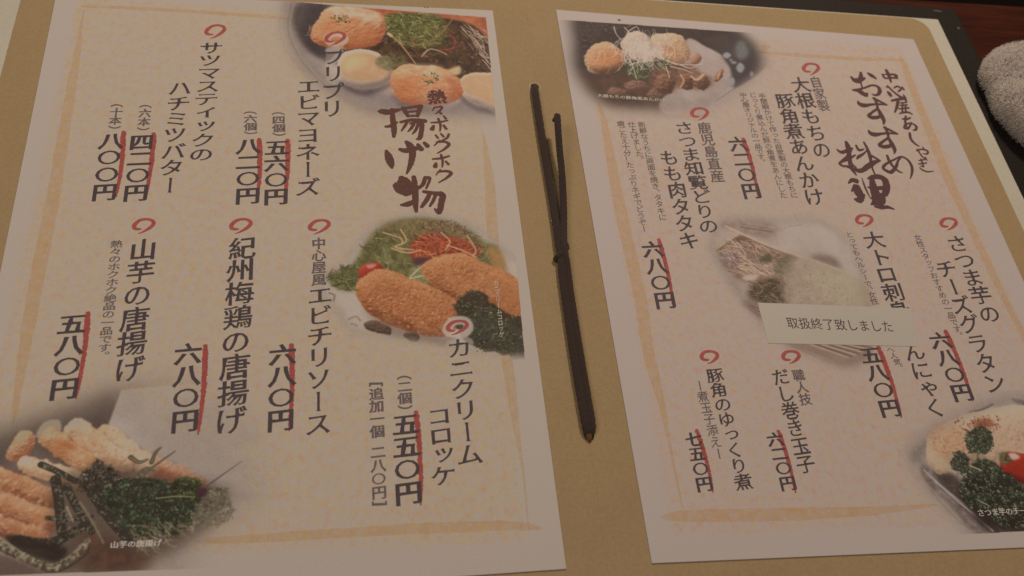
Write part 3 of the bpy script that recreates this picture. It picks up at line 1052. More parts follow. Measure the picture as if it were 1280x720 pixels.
def pic_yam():
    C = (2.88, 0, 470)
    p = Pic('L', C, [(-130, -80), (1040, -80), (1040, 720), (-130, 740)], (134, 117, 108), 23)
    p.fill([(-150, 200), (100, 120), (300, 60), (440, 60), (440, 300), (-150, 400)], (100, 84, 78), 16, col2=(86, 72, 66), cell=90)
    p.fill([(60, 160), (200, 140), (400, 150), (420, 200), (60, 240)], (80, 66, 60), 14, 0.6)
    # folded white paper behind
    p.fill([(384, 190), (436, 50), (760, 20), (1100, 60), (1100, 420), (840, 420), (700, 380), (480, 300)], (166, 151, 140), 1.2, 1.0, smooth=False, col2=(158, 143, 134), cell=70)
    p.fill([(130, 220), (160, 165), (215, 160), (210, 220)], (158, 140, 122), 1.5)
    p.fill([(730, 420), (1000, 420), (1000, 720), (500, 720), (520, 640)], (158, 142, 132), 24, 1.0)
    # fried yam batons
    O = [((126, 72, 48), (172, 120, 84), (196, 164, 132))]
    d, m_, l_ = O[0]
    p.solid([(20, 285), (40, 240), (75, 198), (115, 205), (130, 240), (95, 290), (60, 305), (30, 300)], (140, 82, 54), (182, 136, 100), (200, 172, 142), 12, 0.8, 8)
    def stick(x0, y0, x1, y1, w, dk=d, mc=m_, lt=l_, brown=0.0):
        dx, dy = x1 - x0, y1 - y0
        L_ = math.hypot(dx, dy)
        ux, uy = dx / L_, dy / L_
        nx_, ny_ = -uy, ux
        pts = []
        for t, k in ((0, 0.25), (0.06, 0.44), (0.3, 0.52), (0.6, 0.47), (0.9, 0.45), (1, 0.25)):
            kk = k * p.r.uniform(0.9, 1.12)
            pts.append((x0 + dx * t - nx_ * w * kk, y0 + dy * t - ny_ * w * kk))
        for t, k in ((1, 0.25), (0.9, 0.45), (0.6, 0.5), (0.3, 0.46), (0.06, 0.42), (0, 0.25)):
            kk = k * p.r.uniform(0.9, 1.12)
            pts.append((x0 + dx * t + nx_ * w * kk, y0 + dy * t + ny_ * w * kk))
        p.fill([(x + 3, y + 9) for x, y in pts], (96, 58, 40), 4, 0.55)
        p.solid(pts, dk, mc, lt, 9, 0.5, 8, 1.1, ragged=1.5, patch=(176, 128, 92))
        p.scatter(pts, 70, 1.5, 4, [(200, 170, 138), (188, 146, 110), (160, 106, 72)], 0.35)
        if brown:
            for _ in range(4):
                t = p.r.uniform(0.3, 0.95)
                x, y = x0 + dx * t + p.r.normal(0, w * 0.15), y0 + dy * t + p.r.normal(0, w * 0.15)
                r_ = w * p.r.uniform(0.12, 0.24)
                p.fill([(x - r_ * 1.5, y - r_ * .4), (x, y - r_ * .6), (x + r_ * 1.6, y + r_ * .6), (x, y + r_ * .6)], (156, 90, 54), 4, brown)
    pale = ((162, 122, 94), (188, 158, 130), (200, 182, 160))
    stick(440, 262, 730, 392, 62, (150, 84, 60), (184, 132, 104), (200, 166, 142), 0.5)
    stick(352, 196, 560, 345, 84, *pale)
    stick(245, 176, 470, 330, 88, *pale, brown=0.3)
    stick(150, 212, 330, 320, 84, (150, 100, 66), (182, 138, 100), (200, 172, 142), 0.8)
    p.fill([(560, 335), (640, 360), (625, 390), (560, 370)], (166, 84, 60), 4, 0.7)
    stick(70, 312, 330, 384, 66, *pale)
    p.fill([(-60, 330), (90, 370), (200, 450), (200, 480), (80, 430), (-60, 400)], (98, 56, 40), 6, 0.9)
    stick(-90, 334, 200, 446, 82, d, m_, l_, 0.5)
    stick(-90, 424, 208, 530, 84, (130, 74, 50), (174, 122, 88), (196, 162, 132), 0.7)
    stick(-90, 512, 180, 588, 74, (112, 62, 44), (158, 102, 72), (186, 148, 118), 0.6)
    # shadow pool and parsley
    p.fill([(190, 380), (330, 330), (460, 330), (740, 380), (820, 420), (740, 560), (560, 660), (320, 720), (160, 700), (200, 560)], (72, 56, 46), 12, 0.75, col2=(74, 56, 44), cell=22)
    p.fill([(300, 560), (440, 600), (540, 640), (500, 710), (330, 710), (290, 640)], (88, 56, 42), 10, 0.8, col2=(70, 46, 38), cell=20)
    p.parsley([(290, 370), (340, 312), (400, 330), (440, 400), (400, 460), (320, 430)], 110, dark=(50, 40, 34), greens=((46, 40, 32), (70, 62, 50), (100, 88, 78), (140, 126, 116)))
    p.parsley([(360, 440), (440, 372), (540, 372), (620, 385), (700, 400), (730, 470), (700, 540), (560, 590), (450, 560), (380, 520)], 430, greens=((40, 46, 32), (54, 64, 42), (80, 88, 64), (112, 114, 90)))
    p.parsley([(620, 390), (680, 362), (720, 380), (720, 440), (650, 440)], 80, greens=((44, 50, 28), (62, 68, 38), (92, 96, 62), (120, 120, 86)))
    p.parsley([(720, 440), (780, 400), (826, 430), (832, 490), (780, 540), (700, 540)], 110, dark=(104, 92, 78), greens=((84, 78, 60), (104, 96, 78), (126, 116, 98), (150, 138, 122)))
    p.scatter([(480, 540), (700, 540), (640, 600), (520, 640)], 90, 1.5, 3, [(118, 104, 84), (92, 84, 62), (140, 124, 104)], 0.6, 'line', 0.7, 3)
    p.fill([(705, 410), (740, 400), (745, 425), (715, 435)], (66, 36, 42), 2)
    p.strand([(738, 400), (800, 355), (872, 305)], 8, (84, 74, 66), 0.9, w2=3)
    p.strand([(560, 440), (640, 432), (700, 436)], 5, (130, 130, 96), 0.8)
    # herb sprig
    for st, w in (([(470, 292), (500, 310), (530, 300)], 20), ([(545, 310), (560, 275), (578, 258)], 18), ([(520, 350), (560, 320), (630, 270)], 12), ([(500, 350), (530, 330), (560, 345)], 14)):
        p.strand(st, w, (74, 66, 52), 0.9, w2=w * .5)
        p.strand(st, w * .3, (132, 122, 98), 0.5)
    # nori strips with pale flecks
    def nori(pts, w, edge=False):
        p.strand(pts, w, (50, 43, 36), 0.93, w2=w * .85)
        a = np.array(pts, float)
        for _ in range(int(10 + len(pts) * 10)):
            i = p.r.integers(len(a) - 1)
            t = p.r.random()
            q_ = a[i] * (1 - t) + a[i + 1] * t + p.r.normal(0, w * 0.22, 2)
            p.strand([tuple(q_), tuple(q_ + p.r.normal(0, 5, 2))], p.r.uniform(3, 5), p.r.choice([(116, 110, 88), (84, 80, 60), (140, 130, 108)]), 0.6)
    nori([(148, 318), (200, 340), (272, 378)], 26)
    nori([(200, 372), (212, 450), (222, 560)], 38)
    nori([(240, 400), (280, 480), (330, 560)], 30)
    nori([(330, 420), (400, 520), (470, 600)], 34)
    nori([(170, 510), (250, 515), (330, 505)], 18)
    nori([(60, 590), (180, 600), (300, 540)], 40)
    nori([(190, 620), (260, 560), (330, 545)], 24)
    p.strand([(288, 455), (330, 520), (372, 600)], 11, (112, 100, 80), 0.85, w2=7)
    p.strand([(240, 470), (262, 520)], 8, (140, 130, 108), 0.8)
    p.fill([(20, 570), (140, 590), (240, 620), (200, 670), (60, 630)], (44, 34, 28), 3, 0.9)
    p.strand([(-60, 560), (0, 590), (90, 650), (180, 685), (250, 655), (316, 592)], 20, (128, 116, 94), 0.92)
    p.strand([(-60, 600), (0, 625), (120, 680), (200, 705), (300, 650), (322, 610)], 8, (60, 48, 38), 0.9)
    p.scatter([(-60, 560), (0, 590), (90, 640), (180, 676), (250, 650), (310, 590), (320, 610), (200, 700), (80, 665), (-60, 600)], 240, 1.5, 3.5, [(70, 60, 46), (150, 138, 112), (52, 44, 34), (96, 86, 66)], 0.6)
    p.fill([(-100, 640), (0, 640), (160, 705), (160, 760), (-100, 760)], (92, 74, 66), 3)
    b0, b1 = (-140, 719), (700, 692)
    hard = p.mask([(-200, -100), (1200, -100), (1200, 668), b1, b0], 0.5, False)
    soft = p.mask([(-300, 330), (0, 230), (150, 170), (300, 120), (430, 60), (700, 60), (880, 150), (930, 260), (900, 400), (830, 500), (730, 550), (650, 620), (560, 760), (-300, 900)], 30)
    p.alpha = hard * soft
    # the folded paper stays faint
    p.alpha *= 1 - 0.55 * p.mask([(520, 0), (1100, 0), (1100, 330), (760, 350), (560, 240)], 25)
    o = p.finish()
    o['label'] = 'printed picture of fried yam batons with nori strips and parsley'


def pic_daikon():
    C = (4.923, 700, 20)
    p = Pic('R', C, [(60, 10), (1290, 60), (1290, 640), (60, 640)], (58, 46, 46), 24)
    p.fill([(60, 10), (1290, 60), (1290, 590), (60, 590)], (58, 46, 46), 3, col2=(44, 34, 34), cell=40)
    p.scatter([(120, 60), (340, 60), (300, 160), (150, 220)], 50, 2, 4, [(92, 84, 84), (120, 112, 108)], 0.35)
    p.fill([(60, 330), (500, 440), (760, 520), (640, 640), (60, 640)], (92, 66, 58), 20, 0.8, col2=(74, 52, 48), cell=30)
    # pale plate
    p.fill([(770, 150), (900, 190), (1010, 255), (1056, 340), (1062, 430), (1000, 520), (900, 600), (640, 600), (620, 500), (700, 440)], (152, 134, 128), 2.5, col2=(140, 122, 116), cell=60)
    p.fill([(1062, 420), (1240, 330), (1290, 330), (1290, 600), (900, 600)], (158, 142, 136), 4)
    p.strand([(960, 520), (1080, 440), (1230, 345)], 7, (118, 104, 104), 0.7, soft=2)
    # speckled cloth
    p.fill([(1000, 230), (1100, 120), (1240, 230), (1240, 330), (1070, 440), (1050, 330)], (58, 50, 54), 4, 0.9)
    p.fill([(1085, 170), (1130, 150), (1160, 230), (1110, 270), (1080, 230)], (96, 96, 94), 5, 0.9)
    for x, y, a, b in ((1025, 242, 26, 20), (1108, 318, 26, 32), (1060, 405, 16, 30), (1178, 357, 12, 20), (1068, 286, 20, 8), (1050, 270, 10, 8)):
        p.fill([(x - a, y), (x, y - b), (x + a, y), (x, y + b)], (140, 138, 140), 2, 0.85)
    # cakes
    p.solid([(166, 215), (230, 166), (300, 158), (350, 190), (398, 240), (396, 300), (340, 340), (270, 366), (200, 340), (150, 290)], (116, 66, 44), (176, 124, 88), (192, 156, 130), 14, 0.5, 10)
    p.fill([(210, 240), (330, 230), (380, 290), (280, 330)], (174, 108, 66), 12, 0.6)
    p.scatter([(150, 240), (200, 330), (240, 360), (180, 340)], 60, 2, 4, [(190, 164, 130), (150, 120, 92)], 0.5)
    p.fill([(200, 350), (420, 300), (560, 340), (620, 420), (520, 520), (330, 530), (190, 420)], (76, 48, 38), 9, 0.9, col2=(58, 38, 32), cell=14)
    p.solid([(556, 128), (640, 106), (740, 120), (786, 180), (800, 250), (740, 300), (650, 290), (580, 230)], (130, 94, 70), (172, 138, 110), (186, 160, 136), 14, 0.6, 10)
    p.solid([(380, 140), (450, 96), (520, 110), (570, 170), (580, 250), (520, 290), (440, 260), (376, 200)], (140, 118, 104), (168, 147, 133), (182, 164, 151), 12, 0.6, 8, ragged=2.2)
    p.fill([(640, 190), (700, 180), (740, 230), (700, 280), (650, 250)], (156, 100, 66), 6, 0.6)
    p.solid([(796, 250), (820, 226), (862, 236), (874, 264), (846, 294), (806, 292)], (104, 66, 50), (150, 108, 88), (176, 142, 122), 6, 0.2, 8)
    # green onions and meat
    p.fill([(390, 300), (460, 270), (560, 280), (660, 270), (690, 310), (650, 370), (560, 380), (450, 380), (390, 350)], (58, 56, 40), 5, 0.95, col2=(46, 42, 32), cell=8)
    p.scatter([(390, 300), (460, 270), (660, 270), (680, 350), (450, 380)], 170, 1.4, 3, [(82, 92, 54), (104, 112, 72), (52, 60, 34), (70, 60, 46)], 0.75, 'line', None, 3)
    for x, y, a, b in ((350, 470, 70, 34), (470, 430, 80, 34), (590, 480, 60, 36)):
        p.solid([(x - a, y), (x - a * .4, y - b), (x + a * .6, y - b * .7), (x + a, y + b * .3), (x + a * .2, y + b), (x - a * .7, y + b * .7)], (72, 46, 38), (106, 72, 58), (136, 104, 88), 9, 1.2, 9, 2.0, ragged=1.8)
    p.fill([(560, 340), (700, 300), (820, 300), (850, 340), (925, 380), (930, 430), (840, 450), (740, 440), (660, 470), (570, 450)], (84, 52, 42), 6, 0.85, col2=(112, 74, 58), cell=9)
    for x, y, a, b in ((640, 415, 66, 56), (775, 400, 46, 50), (870, 405, 52, 46)):
        p.solid([(x - a, y), (x - a * .6, y - b * .8), (x + a * .4, y - b), (x + a, y - b * .1), (x + a * .6, y + b), (x - a * .5, y + b * .9)], (64, 38, 31), (104, 66, 50), (148, 106, 82), 12, 0.9, 9, 0.9, ragged=2.2)
    p.strand([(740, 360), (760, 400), (740, 435)], 12, (176, 130, 98), 0.8)
    p.strand([(805, 370), (840, 392), (880, 360)], 16, (178, 146, 122), 0.8)
    p.solid([(944, 398), (960, 350), (1000, 325), (1006, 345), (985, 390), (960, 406)], (96, 54, 36), (140, 92, 66), (168, 128, 102), 5, 0.6, 6)
    p.strand([(968, 385), (982, 350)], 10, (176, 146, 122), 0.7)
    # fine white shreds
    for _ in range(260):
        x, y = p.r.normal(510, 90), p.r.normal(200, 48)
        a = p.r.uniform(0.1, 2.4)
        ln = p.r.uniform(25, 80)
        bx, by = p.r.normal(0, 14, 2)
        p.strand([(x, y), (x + math.cos(a) * ln * .5 + bx, y + math.sin(a) * ln * .5 + by), (x + math.cos(a) * ln, y + math.sin(a) * ln)], p.r.uniform(3, 5), p.r.choice([(188, 172, 158), (170, 150, 136), (200, 188, 174), (150, 128, 116)]), 0.65)
    for st in ([(332, 66), (345, 110), (375, 145)], [(395, 70), (420, 100), (400, 130)], [(420, 95), (470, 66), (490, 100)], [(380, 215), (420, 260), (445, 300), (470, 385)],
               [(430, 298), (520, 275), (600, 275)], [(560, 140), (575, 105)], [(640, 110), (650, 150), (700, 200), (705, 250)], [(600, 240), (700, 290), (800, 300), (875, 295)],
               [(680, 310), (760, 330), (815, 352)], [(650, 310), (665, 350), (672, 382)], [(740, 300), (800, 320), (840, 305)], [(735, 118), (760, 128)], [(480, 290), (510, 330)], [(545, 235), (620, 262), (720, 300)]):
        p.strand(st, 7, (184, 166, 148), 0.9, w2=4)
    p.strand([(620, 330), (650, 260)], 8, (84, 100, 52), 0.8)
    hard = p.mask([(0, 23), (150, 33), (1070, 97), (1400, 120), (1400, 900), (0, 900)], 0.5, False)
    soft = p.mask([(130, -40), (700, -60), (1010, 20), (1110, 110), (1210, 210), (1218, 330), (1130, 420), (1000, 520), (850, 560), (560, 560), (300, 540), (170, 440), (105, 320), (100, 160)], 20)
    p.alpha = hard * soft
    o = p.finish()
    o['label'] = 'printed picture of daikon cakes under fine white shreds with mushrooms'


def pic_konnyaku():
    C = (3.271, 880, 260)
    p = Pic('R', C, [(-30, -20), (740, -20), (740, 720), (-30, 720)], (165, 148, 138), 25)
    p.fill([(30, 60), (160, 40), (320, 60), (560, 200), (660, 420), (660, 640), (160, 440)], (161, 142, 131), 22, 1, col2=(152, 132, 121), cell=50)
    p.fill([(80, 60), (290, 66), (290, 120), (120, 96)], (118, 92, 82), 8, 0.75, col2=(136, 112, 100), cell=10)
    p.strand([(150, 78), (280, 98)], 5, (92, 66, 58), 0.6, soft=2)
    p.strand([(160, 60), (285, 80)], 4, (160, 138, 124), 0.6, soft=2)
    # bowl
    p.fill([(285, 110), (310, 78), (380, 62), (470, 72), (540, 130), (560, 190), (440, 200), (330, 176), (286, 145)], (164, 148, 138), 9, 0.55)
    p.strand([(300, 150), (296, 110), (340, 78), (400, 68)], 6, (146, 128, 122), 0.6, soft=2)
    p.fill([(430, 200), (500, 192), (545, 215), (552, 248), (500, 236)], (104, 82, 76), 7, 0.8)
    # tray corner
    p.fill([(60, 160), (150, 110), (250, 160), (360, 200), (300, 210), (140, 150), (80, 190)], (96, 68, 54), 4, 0.85)
    p.strand([(52, 160), (135, 106)], 16, (164, 140, 120), 0.95)
    p.strand([(90, 75), (240, 142), (420, 205), (620, 278)], 11, (168, 146, 126), 0.9)
    p.strand([(150, 118), (260, 160), (380, 205)], 5, (108, 78, 62), 0.8)
    # noodles
    p.fill([(60, 180), (160, 140), (300, 190), (370, 210), (350, 300), (220, 310), (120, 280)], (138, 112, 98), 6, 0.9, col2=(118, 90, 78), cell=8)
    p.scatter([(90, 160), (180, 140), (350, 210), (330, 300), (200, 300), (110, 260)], 260, 1.4, 2.6, [(166, 138, 120), (150, 118, 100), (110, 78, 64), (174, 150, 134)], 0.75, 'line', 0.55, 7)
    p.scatter([(70, 195), (130, 190), (135, 240), (80, 245)], 60, 1.2, 2, [(104, 90, 96), (130, 112, 112)], 0.7, 'line', None, 4)
    p.fill([(180, 340), (240, 290), (330, 300), (350, 385), (215, 392)], (66, 54, 38), 6, 0.95, col2=(86, 74, 50), cell=10)
    p.fill([(290, 220), (350, 195), (380, 210), (340, 270), (300, 280)], (112, 104, 80), 5, 0.8, col2=(92, 84, 66), cell=6)
    p.fill([(225, 210), (265, 185), (280, 215), (245, 222)], (76, 72, 54), 3, 0.9)
    p.scatter([(180, 320), (260, 290), (340, 320), (330, 390), (210, 390)], 70, 1.4, 2.6, [(124, 88, 78), (90, 84, 56), (60, 44, 40), (140, 112, 100)], 0.7, 'line', None, 4)
    p.strand([(300, 290), (338, 330), (340, 385)], 5, (140, 96, 76), 0.8)
    p.fill([(160, 280), (215, 272), (210, 290), (170, 296)], (176, 156, 142), 2, 0.85)
    # speckled slab
    p.fill([(340, 240), (400, 205), (520, 240), (640, 300), (700, 400), (350, 395)], (154, 134, 118), 8, 0.8, col2=(144, 123, 106), cell=12)
    p.fill([(430, 280), (520, 250), (660, 310), (690, 400), (560, 395)], (160, 144, 122), 14, 0.75)
    p.scatter([(350, 260), (460, 240), (640, 380), (350, 390)], 200, 1, 1.8, [(124, 104, 80), (112, 94, 70), (160, 144, 124)], 0.5)
    # lower mat
    p.fill([(150, 380), (230, 385), (235, 460), (190, 420)], (126, 100, 92), 5, 0.8)
    for k in range(3):
        p.strand([(140 + k * 22, 388 + k * 4), (238, 446 - k * 16)], 4, (96, 72, 68), 0.6)
    p.fill([(330, 545), (640, 560), (680, 600), (590, 650), (480, 610)], (132, 106, 92), 6, 0.9)
    for k in range(9):
        p.strand([(430 + k * 24, 556), (590 + k * 14, 612 - k * 6)], 6, (102, 76, 64) if k % 2 else (164, 142, 124), 0.8)
    p.strand([(345, 556), (460, 610), (570, 650)], 7, (146, 120, 106), 0.8, soft=2)
    p.fill([(420, 600), (560, 640), (640, 600), (600, 660), (500, 650)], (150, 130, 122), 9, 0.6)
    hard = p.mask([(0, 0), (800, 0), (800, 720), (0, 720)], 0.5, False)
    soft = p.mask([(30, 130), (80, 50), (200, 40), (330, 50), (470, 50), (600, 150), (650, 280), (680, 420), (680, 600), (580, 650), (460, 610), (300, 540), (200, 430), (130, 340), (70, 250), (35, 190)], 12)
    p.alpha = hard * soft * 0.96
    o = p.finish()
    o['label'] = 'faded printed picture of shredded konnyaku on a bamboo tray'


def pic_gratin():
    C = (3.6, 1130, 480)
    p = Pic('R', C, [(10, 40), (900, 40), (900, 690), (10, 690)], (158, 141, 131), 26)
    # plate
    p.fill([(300, 130), (400, 80), (480, 62), (560, 92), (700, 120), (900, 150), (900, 700), (360, 700)], (150, 133, 124), 8)
    p.strand([(305, 132), (350, 118), (400, 90)], 22, (104, 94, 92), 0.9, soft=3, w2=8)
    p.fill([(480, 70), (530, 72), (620, 110), (560, 108)], (104, 92, 90), 3, 0.9)
    p.fill([(30, 320), (60, 280), (115, 250), (130, 300), (80, 350), (40, 348)], (108, 94, 87), 7, 0.85, col2=(126, 111, 104), cell=14)
    p.fill([(80, 350), (150, 400), (240, 420), (400, 560), (540, 640), (900, 660), (900, 760), (380, 700), (200, 540), (90, 430)], (102, 87, 82), 4, 0.95, col2=(132, 116, 109), cell=12)
    p.fill([(130, 400), (220, 400), (300, 520), (400, 600), (540, 640), (500, 700), (380, 660), (250, 540)], (58, 46, 42), 5, 0.9, col2=(76, 62, 56), cell=12)
    for k in range(7):
        p.strand([(80 + k * 14, 372 + k * 16), (180 + k * 26, 470 + k * 20), (260 + k * 22, 545 + k * 16)], p.r.uniform(3, 7), p.r.choice([(150, 138, 134), (70, 58, 60), (124, 112, 110)]), 0.6, soft=1.5)
    p.strand([(90, 388), (200, 490), (400, 660)], 8, (160, 148, 142), 0.8, soft=1.5)
    p.strand([(120, 480), (220, 590), (290, 650)], 7, (120, 106, 106), 0.5, soft=3)
    # gratin
    p.solid([(98, 290), (120, 220), (200, 168), (300, 130), (440, 100), (700, 90), (900, 120), (900, 480), (560, 470), (420, 400), (300, 390), (220, 385), (160, 406), (112, 360)], (126, 98, 80), (174, 144, 119), (188, 163, 142), 24, 0.3, 14)
    p.fill([(110, 330), (160, 395), (240, 384), (220, 350), (140, 320)], (178, 156, 128), 6, 0.7)
    p.fill([(120, 210), (200, 180), (280, 230), (260, 330), (150, 320), (120, 270)], (164, 108, 74), 12, 0.5, col2=(180, 132, 96), cell=12)
    p.scatter([(130, 220), (230, 190), (280, 260), (240, 330), (140, 300)], 120, 1.4, 3, [(140, 80, 52), (166, 108, 76), (190, 156, 124)], 0.4)
    p.fill([(310, 180), (350, 155), (400, 165), (390, 195), (330, 205)], (122, 56, 36), 5, 0.75)
    p.scatter([(230, 160), (420, 140), (430, 200), (300, 220)], 90, 1.4, 3, [(112, 50, 34), (146, 82, 56)], 0.6)
    p.scatter([(490, 180), (700, 150), (800, 250), (520, 260)], 60, 1.4, 3, [(150, 78, 52), (170, 104, 74)], 0.5)
    # tomato
    p.solid([(430, 350), (450, 310), (500, 305), (600, 330), (700, 360), (700, 470), (540, 450), (450, 400)], (96, 24, 18), (148, 40, 26), (170, 76, 52), 10, 0.1, 10)
    p.fill([(468, 316), (500, 312), (520, 330), (490, 340)], (190, 172, 160), 2, 0.9)
    p.fill([(425, 320), (455, 305), (485, 345), (460, 362), (435, 350)], (62, 60, 38), 2, 0.9, col2=(100, 100, 70), cell=4)
    # parsley
    g = ((42, 46, 34), (60, 66, 48), (92, 98, 78), (132, 132, 114))
    p.fill([(250, 440), (420, 400), (560, 460), (900, 480), (900, 660), (400, 650), (300, 560)], (44, 34, 32), 7, 0.9)
    p.parsley([(280, 250), (300, 215), (340, 200), (380, 210), (396, 260), (384, 300), (340, 310), (290, 295)], 130, greens=g)
    p.strand([(335, 300), (330, 350), (340, 400)], 10, (96, 98, 66), 0.9)
    p.parsley([(215, 350), (232, 305), (265, 308), (290, 350), (280, 392), (232, 385)], 80, greens=g)
    p.parsley([(255, 440), (300, 370), (370, 340), (420, 370), (440, 410), (400, 470), (370, 560), (290, 545), (262, 490)], 240, greens=g)
    p.parsley([(400, 430), (470, 400), (540, 470), (620, 520), (640, 640), (440, 640), (380, 560)], 260, greens=g)
    p.parsley([(560, 470), (900, 480), (900, 660), (600, 640)], 200, greens=g)
    p.strand([(300, 368), (345, 388)], 6, (170, 158, 128), 0.8)
    p.strand([(330, 520), (378, 545)], 6, (150, 150, 118), 0.7)
    p.strand([(240, 395), (246, 430), (270, 455)], 7, (110, 96, 84), 0.8)
    hard = p.mask([(-200, -200), (1100, -200), (1100, 622), (540, 660), (400, 668), (-200, 690)], 0.5, False)
    soft = p.mask([(20, 300), (110, 210), (260, 130), (420, 66), (520, 50), (900, 80), (1200, 60), (1200, 900), (380, 760), (270, 640), (150, 520), (60, 400)], 15)
    p.alpha = hard * soft
    o = p.finish()
    o['label'] = 'printed picture of browned gratin with tomato and curly parsley'


for fn in (pic_shrimp, pic_croquette, pic_yam, pic_daikon, pic_konnyaku, pic_gratin):
    fn()

# =================================================================== border lines
border('L', [(103, 8, 5), (150, 9.5, 6), (220, 13, 6.5), (300, 18.5, 6.5), (345, 22, 5), (375, 24, 2)])
border('L', [(105, 13, 2.5), (101, 35, 4), (97, 65, 8), (90, 105, 12), (80, 165, 15), (69, 232, 17), (59, 285, 18), (48.6, 337, 19), (39, 388, 18), (31, 434, 15), (24, 478, 11), (19, 512, 7), (16, 530, 2)])
border('L', [(604, 166, 2), (609, 200, 9), (612.5, 235, 13), (616, 294, 14), (623, 360, 14), (632, 440, 14), (638, 478, 13), (642, 510, 11), (647, 545, 7), (654, 590, 3.5), (658, 630, 2.5), (661, 662, 2)])
border('L', [(676, 660.5, 3), (660, 658.5, 9), (630, 657, 12), (573, 658.7, 14), (510, 661, 14), (464, 664, 13), (400, 668, 13), (340, 672, 12), (300, 674, 11), (262, 676, 8), (244, 677, 3)])
border('R', [(950, 65, 5), (1000, 69, 6), (1060, 73, 6), (1100, 74, 5.5), (1128, 75, 4)])
border('R', [(1126, 72, 4), (1131, 84, 8), (1146, 124, 10), (1165, 172, 11), (1184, 220, 12), (1203.5, 262, 11), (1220, 298, 10), (1238, 336, 10), (1256, 374, 9), (1276, 412, 9), (1300, 462, 8), (1330, 520, 6)])
border('R', [(748, 128, 2), (754, 148, 7), (762, 190, 11), (774, 255, 15), (790, 325, 16), (800, 370, 16), (809, 430, 15), (818, 470, 13), (827, 505, 9), (835, 545, 4.5), (844, 590, 3), (853, 634, 2)])
border('R', [(826, 647, 2), (838, 646, 10), (862, 645, 15), (920, 644, 16), (983, 643, 16), (1030, 641, 14), (1072, 640, 12), (1110, 637, 9), (1145, 633.5, 5), (1170, 631, 2)])

# =================================================================== lettering, left sheet
INKB = dict(mat=M_ink, bold=(0.016, -0.006), flare=0.038, jitter=0.008, slope=0.10)
PR = dict(mat=M_ink, bold=(0.036, 0.010), slope=0.08, flare=0.03)
SM = dict(mat=M_ink_small, bold=(0.006, -0.004))


def dish(side, text, p0, p1, w, **k):
    kw = dict(INKB)
    kw.update(k)
    return put_text('dish_name', side, text, p0, p1, w, **kw)


def price(side, text, p0, p1, w, l0, l1, lw=6.5):
    put_text('price', side, text, p0, p1, w, **PR)
    price_line(side, l0, l1, lw)


def small(side, text, p0, p1, w, name='description', **k):
    kw = dict(SM)
    kw.update(k)
    return put_text(name, side, text, p0, p1, w, **kw)


swirl('L', 269, 39)
dish('L', 'サツマスティックの', (264, 60), (251.6, 193), 27)
dish('L', 'ハチミツバター', (224.5, 110), (212.5, 231), 27)
small('L', '（十本）', (146.2, 132), (143.0, 159), 14, 'portion_note', bold=(0.03, 0.01))
small('L', '（六本）', (182, 133), (179, 161), 14, 'portion_note', bold=(0.03, 0.01))
price('L', '八〇〇円', (139, 176), (130.7, 240), 28, (154.5, 165), (145, 246))
price('L', '四二〇円', (177, 177.6), (169.7, 240.8), 28, (192, 167), (181, 250))
swirl('L', 419, 48)
dish('L', 'プリプリ', (417.5, 71), (414.9, 136), 26)
dish('L', 'エビマヨネーズ', (385.8, 108), (384.5, 234), 27)
small('L', '（六個）', (312.8, 141), (313.3, 166), 15, 'portion_note', bold=(0.03, 0.01))
small('L', '（四個）', (348, 142), (348.9, 168), 15, 'portion_note', bold=(0.03, 0.01))
price('L', '八二〇円', (310.6, 182.6), (309.5, 244.5), 28, (324, 174), (321, 252))
price('L', '五六〇円', (346, 184.5), (345, 245.6), 28, (359.5, 175), (355, 253))
swirl('L', 179.6, 282, 1.08)
dish('L', '山芋の唐揚げ', (178.8, 312), (161.5, 461), 32)
small('L', '熱々のホクホク絶品の一品です。', (145.7, 305), (129.5, 444), 14.5, bold=(0.014, 0.0))
price('L', '五八〇円', (90.2, 405), (80.5, 485.6), 32, (110, 391), (95, 498), 7)
swirl('L', 301, 282, 1.08)
dish('L', '紀州梅鶏の唐揚げ', (303, 310), (288.2, 525), 33)
price('L', '六八〇円', (235, 442), (231, 526), 31, (256.8, 432), (247.5, 543), 7)
swirl('L', 399, 283, 1.05)
small('L', '中心屋風', (398.4, 304.3), (398.6, 349.5), 16.5, 'dish_name', bold=(0.025, 0.005))
dish('L', 'エビチリソース', (400.2, 369), (397.7, 530), 29)
price('L', '六八〇円', (353.2, 443), (350.7, 525), 31, (364.3, 431), (361.5, 538), 7)
swirl('L', 571.5, 409, 1.05)
dish('L', 'カニクリーム', (574, 435), (587, 568), 29)
dish('L', 'コロッケ', (549.4, 520), (554, 594), 28)
small('L', '（二個）', (505.3, 472), (506.4, 509), 16.5, 'portion_note', bold=(0.03, 0.01))
price('L', '五五〇円', (507, 530.4), (510.4, 616), 31, (520, 515), (526, 631), 7)
small('L', '[追加一個 二八〇円]', (470, 480.5), (474.3, 629), 17, 'portion_note', bold=(0.03, 0.01))

